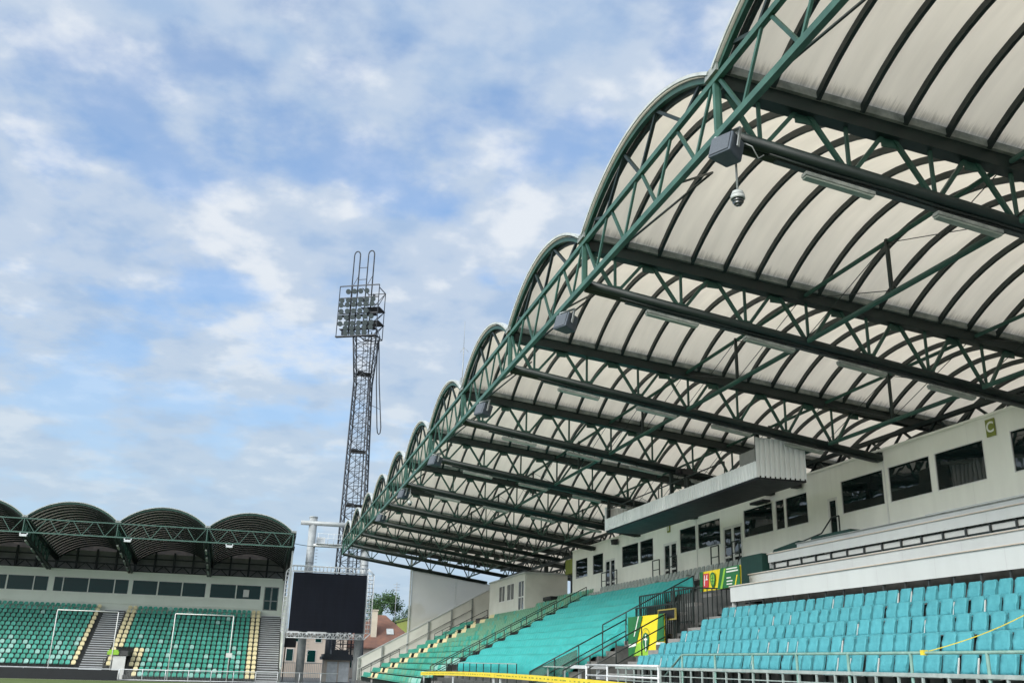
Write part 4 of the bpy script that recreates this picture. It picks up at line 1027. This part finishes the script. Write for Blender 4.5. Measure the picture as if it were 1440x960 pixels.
# head: rack turned to the field
HR = math.radians(-27); hx = Vector((math.cos(HR), math.sin(HR), 0)); hn = Vector((hx.y, -hx.x, 0))     # hn points to the field
HC = Vector((TX - 1.9, TY - 1.2, 0))
def hp(s, z, d=0): q_ = HC + hx * s + hn * d; return Vector((q_.x, q_.y, z))
hd = MB(); Z0, Z1 = 40.0, 47.0
for z in (Z0, 41.6, 43.1, 44.2, 45.3, Z1): hd.bar(hp(-2.75, z), hp(2.75, z), .11, .13)
for s in (-2.75, -1.0, .9, 2.75): hd.bar(hp(s, Z0), hp(s, Z1), .11)
hd.bar(hp(-2.75, Z0 - .1, .1), hp(2.75, Z0 - .1, .1), .5, .12)
hd.build('lamp_rack', 'tower_steel', tw)
cg = MB()
for s, d in ((2.75, -2.4), (.4, -2.4)):
    cg.bar(hp(s, Z0, d), hp(s, 46.6, d), .1)
for z in (Z0, 42.0, 43.9, 46.6):
    cg.bar(hp(.4, z, -2.4), hp(2.75, z, -2.4), .09); cg.bar(hp(2.75, z, -2.4), hp(2.75, z, 0), .09); cg.bar(hp(.4, z, -2.4), hp(.4, z, 0), .09)
for a, c_ in ((Z0, 42), (42, 43.9), (43.9, 46.6)): cg.bar(hp(2.75, a, 0), hp(2.75, c_, -2.4), .07); cg.bar(hp(.4, a, -2.4), hp(2.75, c_, -2.4), .07)
for z in (43.85, 41.95):
    q = [hp(.4, z, -2.4), hp(2.9, z, -2.4), hp(2.9, z, -.2), hp(.4, z, -.2)]; cg.prism(q, (0, 0, .1))
    q = [hp(-2.5, z - .9, -.9), hp(2.5, z - .9, -.9), hp(2.5, z - .9, -.15), hp(-2.5, z - .9, -.15)]; cg.prism(q, (0, 0, .06))
for i_ in range(9): q_ = hp(-2.1 + .5 * i_, 40.6 + (i_ * 37 % 11) * .5, -.5); cg.box(q_ - Vector((.16, .12, .25)), q_ + Vector((.16, .12, .25)))
cg.build('cage', 'tower_steel', tw)
for s in (-.95, 1.05):
    b = MB(); w_ = .42
    pts = [hp(s - w_, 40.5, -.6), hp(s - w_, 51.6, -.6)] + [hp(s - w_ * math.cos(math.radians(a)), 51.6 + w_ * 1.5 * math.sin(math.radians(a)), -.6) for a in range(20, 180, 20)] + [hp(s + w_, 51.6, -.6), hp(s + w_, 40.5, -.6)]
    b.path(pts, .085, 6); b.build('hoop', 'tower_steel', tw)
for z in (48.1, 49.8): b = MB(); b.bar(hp(-.53, z, -.6), hp(.63, z, -.6), .07); b.build('hoop_tie', 'tower_steel', tw)
for s in (-.95, 1.05): b = MB(); b.bar(hp(s - .42, 47, -.6), hp(s + .42, 48.6, -.6), .06); b.build('hoop_tie', 'tower_steel', tw)
b = MB(); b.path([(TX + dx_, TY - .9, z_) for dx_, z_ in ((1.0, 39.5), (1.25, 34), (1.75, 28.2), (1.86, 27.5), (2.04, 27.3), (2.2, 27.5), (2.24, 28.2), (1.62, 34), (1.2, 39.5))], .075, 6)
b.bar((TX + .8, TY - .9, 31), (TX + 1.9, TY - .9, 30.6), .05); b.build('hoop', 'tower_steel', tw)
lamps = []
for r_, (z, c0, c1) in enumerate(((46.2, 1, 5), (45.0, 0, 6), (44.35, 0, 6), (43.45, 0, 5), (42.6, 0, 6), (41.75, 0, 6), (41.1, 1, 6), (40.4, 1, 5))):
    for c_ in range(c0, c1):
        s = -2.25 + c_ * .86 + (.08 if r_ % 2 else 0)
        if not lamps:
            b = MB(); a = Vector((0, 0, 0)); b.path([a, hn * .10 + Vector((0, 0, -.05)), hn * .3 + Vector((0, 0, -.14))], .14, 12, .36)
            b.path([hn * .3 + Vector((0, 0, -.14)), hn * .33 + Vector((0, 0, -.155))], .36, 12, mi=1)
            b.v = [v_ + Vector((TX, TY, GZ)) for v_ in b.v]; o = b.build('floodlight', ['tower_steel', 'lamp_face'], tw)
        else: o = lamps[0].copy(); COL.objects.link(o)
        o.location = hp(s, z, .05) - Vector((TX, TY, GZ)); lamps.append(o)

# ------------------------------------------------------------------ things behind the field corner
ks = thing('kiosk', 'low kiosk with a dark flat roof and pale doors under the scoreboard', 'kiosk', (9.3, 110, GZ))
b = MB(); b.box((7.9, 110.1, GZ), (10.7, 112.5, .3)); b.build('wall', 'house_wall', ks)
b = MB(); b.box((7.6, 109.6, .1), (11.0, 113, .42)); b.box((7.75, 109.7, .42), (10.9, 112.9, .68)); b.box((8.6, 109.8, .68), (10.4, 112, 1.15)); b.build('roof', 'tower_steel', ks)
for x in (8.25, 9.5): b = MB(); b.box((x, 110.04, GZ), (x + 1.1, 110.097, -.1)); b.build('door', 'galv_light', ks)
def house(name, label, x0, x1, y0, y1, ze, zr, wallm, roofm, wins_, cat='house', hip=True):
    r = thing(name, label, cat, ((x0 + x1) / 2, (y0 + y1) / 2, GZ)); b = MB(); b.box((x0, y0, GZ), (x1, y1, ze)); b.build('wall', wallm, r)
    e = .5; b = MB(); ins = (y1 - y0) / 2 * .9 if hip else -.0; ym = (y0 + y1) / 2
    vs = [(x0-e, y0-e, ze), (x1+e, y0-e, ze), (x1+e, y1+e, ze), (x0-e, y1+e, ze), (x0+ins, ym, zr), (x1-ins, ym, zr)]
    vs2 = [(v[0], v[1], v[2] - .15) for v in vs[:4]]
    b.add(vs + vs2, [(0,1,5,4), (1,2,5), (2,3,4,5), (3,0,4), (6,7,1,0), (7,8,2,1), (8,9,3,2), (9,6,0,3), (9,8,7,6)])
    ro_ = b.build('roof', roofm, r)
    for (wx, wz, ww, wh) in wins_:
        b = MB(); b.box((wx, y0 - .04, wz), (wx + ww, y0 + .0 - .003, wz + wh)); f = b.build('window', 'frame_white', r)
        b = MB(); b.box((wx + .08, y0 - .06, wz + .08), (wx + ww - .08, y0 - .043, wz + wh - .08)); b.build('pane', 'glass_left', f)
    return r, ro_
hs, rf = house('house', 'house with red tiled hip roof and a yellow chimney behind the field corner', 12.6, 23.2, 140, 150, 1.9, 6.5, 'house_wall', 'roof_tile', [(13.2, -.9, .7, 1.1), (15.5, -.6, .8, 1.3)])
b = MB(); b.box((16.3, 141.2, 2.2), (17.1, 142.2, 6.9)); b.box((16.2, 141.1, 6.9), (17.2, 142.3, 7.05)); b.build('chimney', 'house_cream', rf)
b = MB(); zz = lambda y: 1.9 + (y - 139.5) * (4.6 / 5.5); 
b.prism([(18.6, 141.6, zz(141.6) + .06), (19.6, 141.6, zz(141.6) + .06), (19.6, 142.5, zz(142.5) + .06), (18.6, 142.5, zz(142.5) + .06)], (0, -.06, .1)); b.build('skylight', 'flashing', rf)
house('house', 'beige house with two brown shuttered windows behind the scoreboard columns', 4.3, 12.4, 134, 142, 3.4, 6.0, 'house_wall', 'cladding', [(4.6, -.2, 1.0, 1.6), (7.3, -.3, 1.2, 1.6), (5.2, 2.2, .9, .8), (8.2, 2.2, .9, .8)])
b = MB()
for i in range(40): b.box((2.6 + i * .22, 125, GZ), (2.66 + i * .22, 125.04, -.3))
b.box((2.6, 125.05, -.4), (11.4, 125.09, -.32)); solo(b, 'picket_fence', 'galv', (7, 125, GZ), 'pale picket fence in front of the beige house', 'fence')
b = MB(); b.box((3.3, 106, 1.2), (4.6, 107, 2.3)); b.box((3.5, 106.4, GZ), (3.62, 106.6, 1.2)); solo(b, 'sign_box', 'black', (4, 106.5, GZ), 'dark box sign on a post at the corner of the far stand', 'sign')
wh = thing('warehouse', 'olive walled hall seen through the glass screen', 'building', (28, 150, GZ))
b = MB(); b.box((22.5, 146, GZ), (46, 160, 6.1)); b.build('wall', 'olive', wh); b = MB(); b.box((22.3, 145.8, 6.1), (46.2, 160.2, 6.4)); b.build('roof', 'grass', wh)
for x in (25, 28, 31, 34): b = MB(); b.box((x, 145.95, 1), (x + 1.2, 145.997, 2.6)); b.build('window', 'glass_left', wh)
# antenna mast and TV aerial
def mast(x, y, z0, z1, w, label):
    r = thing('antenna_mast', label, 'antenna', (x, y, z0)); b = MB()
    for a in range(3): b.tube((x + w * math.cos(a * 2.09), y + w * math.sin(a * 2.09), z0), (x + w * .5 * math.cos(a * 2.09), y + w * .5 * math.sin(a * 2.09), z1), .04, 5)
    b.build('legs', 'tower_steel', r); b = MB(); z = z0; k_ = 0
    while z < z1 - .5:
        for a in range(3): b.bar((x + w * .8 * math.cos(a * 2.09), y + w * .8 * math.sin(a * 2.09), z), (x + w * .8 * math.cos((a + 1) * 2.09), y + w * .8 * math.sin((a + 1) * 2.09), z + .5), .03)
        z += .5
    b.build('bracing', 'tower_steel', r); return r
mast(11.35, 130, GZ, 13.9, .3, 'slim lattice antenna mast between the scoreboard columns')
b = MB(); b.tube((20.2, 146, 5), (20.2, 146, 11.3), .05, 6)
for z, w_ in ((11.0, .5), (10.6, .4), (10.2, .45)): b.tube((20.2 - w_, 146, z), (20.2 + w_, 146, z), .03, 5)
solo(b, 'tv_aerial', 'galv', (20.2, 146, 5), 'thin rooftop aerial on the red roofed house', 'antenna')
# cables between the two roofs
b = MB(); pts = [(3.0 + 5.2 * t, 96.2 + .3 * t, 10.65 - 1.1 * t * (1 - t) * 4 * .25 + .2 * t) for t in [i / 14 for i in range(15)]]
b.path(pts, .03, 6); solo(b, 'cable', 'rail_black', (5, 96, 10.5), 'sagging black cable strung between the two stand roofs', 'cable')
# trees
def tree(x, y, h, rad, lm, label, seed, nleaf=2600):
    rnd = random.Random(seed); r = thing('tree', label, 'tree', (x, y, GZ), 'trees behind the red roofed house')
    b = MB(); b.tube((x, y, GZ), (x + .2, y, GZ + h * .5), .32, 8, .2)
    for a in range(6):
        an = a * 1.05 + rnd.random(); e = (x + math.cos(an) * rad * .6, y + math.sin(an) * rad * .6, GZ + h * (.65 + .2 * rnd.random())); b.tube((x + .1, y, GZ + h * (.3 + .05 * a)), e, .12, 6, .04)
    b.build('trunk', 'bark', r); c = MB(); cl_ = []
    for _ in range(26):
        an, ph = rnd.uniform(0, 6.28), rnd.uniform(-.9, 1); q_ = rad * (.45 + .5 * rnd.random()); s = math.sqrt(max(0, 1 - ph * ph))
        cl_.append((Vector((x + math.cos(an) * q_ * s, y + math.sin(an) * q_ * s, GZ + h * .66 + ph * h * .32)), rad * rnd.uniform(.22, .40)))
    for _ in range(nleaf):
        p, rr = cl_[rnd.randrange(len(cl_))]; d = Vector((rnd.gauss(0, 1), rnd.gauss(0, 1), rnd.gauss(0, .8))).normalized() * rr * rnd.random() ** .45
        n_ = Vector((rnd.gauss(0, 1), rnd.gauss(0, 1), rnd.gauss(.6, 1))).normalized(); u_ = n_.orthogonal().normalized(); w_ = n_.cross(u_); s = rnd.uniform(.11, .24); o_ = p + d
        c.add([o_ - u_ * s, o_ - w_ * s * .5, o_ + u_ * s, o_ + w_ * s * .5], [(0, 1, 2, 3)])
    c.build('crown', lm, r)
tree(22.0, 172, 12.9, 4.6, 'leaf', 'round green tree rising behind the ridge of the red roof', 3, 9000)
tree(26.4, 166, 11.4, 3.3, 'leaf_dark', 'darker smaller tree beside the glass screen post', 5)
tree(19.0, 178, 10.2, 3.0, 'leaf_dark', 'low dark tree half hidden behind the chimney', 8)
tree(31, 175, 10.6, 3.0, 'leaf', 'tree seen dimly through the glass screen', 12)

# ------------------------------------------------------------------ field end: boards, fence, frames
b = MB(); b.box((-40, 94.3, GZ + .02), (-10.95, 94.5, -1.30)); b.box((-40, 94.52, GZ), (-10.95, 94.6, -1.36)); solo(b, 'advertising_board', 'black', (-25, 94.4, GZ), 'long unlit black display board along the field end', 'board')
b = MB(); b.box((-40, 96.2, -1.27), (-11.0, 96.3, -1.20)); 
for x in range(-40, -11, 3): b.box((x, 96.22, GZ), (x + .06, 96.28, -1.27))
solo(b, 'railing', 'galv_light', (-25, 96.2, GZ), 'white top rail just above the black display board', 'railing')
rr = thing('railing', 'grey front railing with mesh before the far right seat block', 'railing', (-4, 95.2, GZ))
b = MB(); b.tube((-10.9, 95.0, -1.22), (8.2, 95.0, -1.12), .04, 6); b.tube((-10.9, 95.0, -2.08), (8.2, 95.0, -2.0), .035, 6); b.build('handrail', 'galv_light', rr)
b = MB(); x = -10.9
while x < 8.3: b.tube((x, 95, GZ), (x, 95, -1.18), .04, 6); x += 1.95
b.build('posts', 'galv_light', rr)
b = MB(); x = -10.8
while x < 8: b.box((x, 94.995, -2.05), (x + .012, 95.005, -1.2)); x += .13
b.build('mesh_infill', 'galv', rr)
for x0, x1, zt, lab in ((-17.2, -12.0, 3.70, 'slim white rectangular frame standing before the far left seat block'), (-6.95, -1.75, 3.72, 'slim white rectangular frame standing before the far right seat block')):
    y = 97.4 if x0 < -10 else 96.6; r = thing('white_frame', lab, 'frame', ((x0 + x1) / 2, y, GZ), 'white frames behind the field end')
    for x in (x0, x1): b = MB(); b.tube((x, y, GZ), (x, y, zt), .045, 8); b.build('post', 'frame_white', r)
    b = MB(); b.tube((x0, y, zt), (x1, y, zt), .05, 8); b.build('crossbar', 'frame_white', r)
b = MB(); b.box((-2.05, 96.5, .02), (-1.5, 96.54, .42)); solo(b, 'sign', 'frame_white', (-1.8, 96.5, .02), 'small white sign on the right post of the right frame', 'sign')
b = MB(); b.box((-12.6, 98.6, -.02), (-11.6, 99.2, .28)); b.box((-12.5, 98.7, .28), (-11.7, 99.1, .42)); solo(b, 'box', 'banner_lime', (-12, 98.9, 0), 'yellow green box on the portal beside the far stairs', 'box')
for x, lab in ((-27.1 + 8.1 * .0, 'white lamp under the far roof edge, leftmost of three'), (-13.0 + 1.0, 'white lamp under the far roof edge, middle of three'), (-2.9, 'white lamp under the far roof edge, rightmost of three')):
    if 'left' in lab: x = -20.9
    b = MB(); b.box((x - .3, 95.75, 9.88), (x + .3, 96.15, 10.08)); b.box((x - .35, 95.9, 10.08), (x - .25, 96.05, 10.2)); b.box((x + .25, 95.9, 10.08), (x + .35, 96.05, 10.2))
    solo(b, 'edge_lamp', 'galv_light', (x, 95.9, 9.9), lab, 'lamp', 'lamps under the far roof edge')
for kx, n in enumerate((1, 2, 3)):
    X = 2.95 - 8 * n
    for j in range(4):
        u = 10.2 + 3.0 * j
        o = copy_tree(lampt); o.location = (X, u + 88.35, zl(u) + RD - .30); o.rotation_euler = (0, .14, math.pi / 2)
        o['label'] = 'tube light under the far stand roof, %s beam from the right, %s inwards' % (ORD[n], ORD[j + 1]); o['group'] = 'tube lights of the far stand'
b = MB(); b.box((-.25 - 1.05, 110.35, 6.25), (.35 - 1.05, 110.38, 7.0)); solo(b, 'paper_sheet', 'frame_white', (-1, 110.3, 6.25), 'white sheet in the window nearest the far stand door', 'paper')
# yellow tape from the front rail
b = MB(); a, c_ = Vector((12.1, 16.07, .45)), Vector((14.6, 15.4, 1.50))
pts = [a.lerp(c_, t / 12) + Vector((0, 0, -.10 * math.sin(math.pi * t / 12))) for t in range(13)]
for p, q in zip(pts, pts[1:]): b.bar(p, q, .010, .016)
b.box((12.05, 16.03, .40), (12.15, 16.13, .49)); solo(b, 'barrier_tape', 'yellow', a, 'yellow barrier tape tied to the front railing over the turquoise seats', 'tape')

# ------------------------------------------------------------------ sky and light
wd = bpy.data.worlds.new('World'); S.world = wd; wd.use_nodes = True; nt = wd.node_tree; nt.nodes.clear()
out = nt.nodes.new('ShaderNodeOutputWorld'); bg = nt.nodes.new('ShaderNodeBackground'); bg.inputs[1].default_value = .10
nt.links.new(bg.outputs[0], out.inputs[0])
AZ, EL = math.radians(236), math.radians(31)
sky = nt.nodes.new('ShaderNodeTexSky'); sky.sky_type = 'NISHITA'; sky.sun_disc = False; sky.sun_elevation = EL; sky.sun_rotation = AZ
sky.air_density = 1.0; sky.dust_density = 1.0; sky.ozone_density = 1.5
tc = nt.nodes.new('ShaderNodeTexCoord'); sx = nt.nodes.new('ShaderNodeSeparateXYZ'); nt.links.new(tc.outputs['Generated'], sx.inputs[0])
def math_(op, a, b=None, clamp=False):
    n = nt.nodes.new('ShaderNodeMath'); n.operation = op; n.use_clamp = clamp
    for i, x in enumerate((a, b)):
        if x is None: continue
        if isinstance(x, (int, float)): n.inputs[i].default_value = x
        else: nt.links.new(x, n.inputs[i])
    return n.outputs[0]
zc = math_('ADD', math_('MAXIMUM', sx.outputs['Z'], 0.0), .22)
cx = nt.nodes.new('ShaderNodeCombineXYZ'); nt.links.new(math_('DIVIDE', sx.outputs['X'], zc), cx.inputs[0]); nt.links.new(math_('DIVIDE', sx.outputs['Y'], zc), cx.inputs[1])
cx.inputs[2].default_value = 3.7
def wnoise(scale, detail, rough, off, dist=0.):
    mp = nt.nodes.new('ShaderNodeMapping'); mp.inputs['Location'].default_value = off; nt.links.new(cx.outputs[0], mp.inputs[0])
    n = nt.nodes.new('ShaderNodeTexNoise'); n.inputs['Scale'].default_value = scale; n.inputs['Detail'].default_value = detail; n.inputs['Roughness'].default_value = rough; n.inputs['Distortion'].default_value = dist
    nt.links.new(mp.outputs[0], n.inputs['Vector']); return n.outputs['Fac']
def wramp(x, stops):
    r = nt.nodes.new('ShaderNodeValToRGB'); r.color_ramp.interpolation = 'EASE'
    while len(r.color_ramp.elements) < len(stops): r.color_ramp.elements.new(.5)
    for e, (p, c) in zip(r.color_ramp.elements, stops): e.position = p; e.color = c4(c)
    nt.links.new(x, r.inputs[0]); return r.outputs[0]
cov = wramp(math_('ADD', math_('MULTIPLY', wnoise(1.5, 8, .55, (2.9, 4.6, 0), .1), .5), math_('MULTIPLY', wnoise(6.0, 6, .52, (1.3, 9.1, 0), .0), .5)), [(.39, (.40, .40, .40)), (.51, (1, 1, 1))])
bri = math_('ADD', math_('MULTIPLY', wnoise(2.2, 7, .55, (7.7, 1.2, 0), .1), .45), math_('MULTIPLY', wnoise(8.0, 6, .5, (3.7, 5.2, 0), .0), .55))
ccol = wramp(bri, [(.38, (2.6, 3.55, 5.0)), (.5, (3.6, 4.3, 5.3)), (.60, (5.2, 5.55, 6.0))])
mx = nt.nodes.new('ShaderNodeMix'); mx.data_type = 'RGBA'; nt.links.new(cov, mx.inputs['Factor'])
sg = nt.nodes.new('ShaderNodeMix'); sg.data_type = 'RGBA'; sg.blend_type = 'MULTIPLY'; sg.inputs['Factor'].default_value = 1; sg.inputs['B'].default_value = (1.05, 1.38, 1.62, 1)
nt.links.new(sky.outputs[0], sg.inputs['A']); nt.links.new(sg.outputs['Result'], mx.inputs['A']); nt.links.new(ccol, mx.inputs['B'])
# pale band of air towards the horizon
hz = nt.nodes.new('ShaderNodeMapRange'); hz.interpolation_type = 'SMOOTHSTEP'; nt.links.new(sx.outputs['Z'], hz.inputs[0]); hz.inputs['From Min'].default_value = 0.; hz.inputs['From Max'].default_value = .42
hz.inputs['To Min'].default_value = .92; hz.inputs['To Max'].default_value = 0.
mh = nt.nodes.new('ShaderNodeMix'); mh.data_type = 'RGBA'; nt.links.new(hz.outputs[0], mh.inputs['Factor']); nt.links.new(mx.outputs['Result'], mh.inputs['A']); mh.inputs['B'].default_value = (3.3, 4.25, 5.15, 1)
# added glow around the sun, out of view, brightens wall and seats under roof
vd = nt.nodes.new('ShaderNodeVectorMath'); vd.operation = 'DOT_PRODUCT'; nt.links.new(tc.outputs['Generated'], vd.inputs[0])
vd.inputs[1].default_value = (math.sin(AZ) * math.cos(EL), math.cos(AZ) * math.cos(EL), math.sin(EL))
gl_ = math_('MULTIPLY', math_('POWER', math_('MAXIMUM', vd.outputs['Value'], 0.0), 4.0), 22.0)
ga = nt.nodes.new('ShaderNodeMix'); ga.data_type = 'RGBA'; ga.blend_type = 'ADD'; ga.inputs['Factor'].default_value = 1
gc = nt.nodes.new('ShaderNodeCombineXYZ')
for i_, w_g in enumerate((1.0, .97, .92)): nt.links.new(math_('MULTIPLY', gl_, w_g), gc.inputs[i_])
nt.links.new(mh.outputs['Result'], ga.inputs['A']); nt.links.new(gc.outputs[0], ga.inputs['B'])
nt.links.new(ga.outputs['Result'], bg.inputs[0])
sd = bpy.data.lights.new('sun', 'SUN'); sd.energy = 1.7; sd.angle = math.radians(22); sd.color = (1, .96, .90)
so = bpy.data.objects.new('sun', sd); COL.objects.link(so); so.location = (0, 0, 60)
dv = Vector((math.sin(AZ) * math.cos(EL), math.cos(AZ) * math.cos(EL), math.sin(EL)))
so.rotation_euler = (dv).to_track_quat('Z', 'Y').to_euler()

# ------------------------------------------------------------------ camera
cd = bpy.data.cameras.new('camera'); cam = bpy.data.objects.new('camera', cd); COL.objects.link(cam); S.camera = cam
r_ = Vector((0.96699539, -0.25330521, 0.02750238)); u_ = Vector((-0.10661711, -0.30423447, 0.94661195)); w_ = Vector((0.23141457, 0.91830162, 0.3212))
mt = Matrix((r_, u_, -w_)).transposed().to_4x4(); cam.matrix_world = mt
cd.sensor_width = 36; cd.lens = 36 * 1343.35 / 1440; cd.clip_start = .1; cd.clip_end = 3000
for o in list(S.objects):
    if o.parent is None: o.location.z -= GZ
S.view_settings.view_transform = 'Standard'; S.view_settings.look = 'None'; S.view_settings.exposure = .6; S.view_settings.gamma = 1; S.view_settings.use_curve_mapping = False
S.cycles.max_bounces = 8; S.cycles.diffuse_bounces = 5; S.cycles.transparent_max_bounces = 8; S.cycles.use_denoising = True
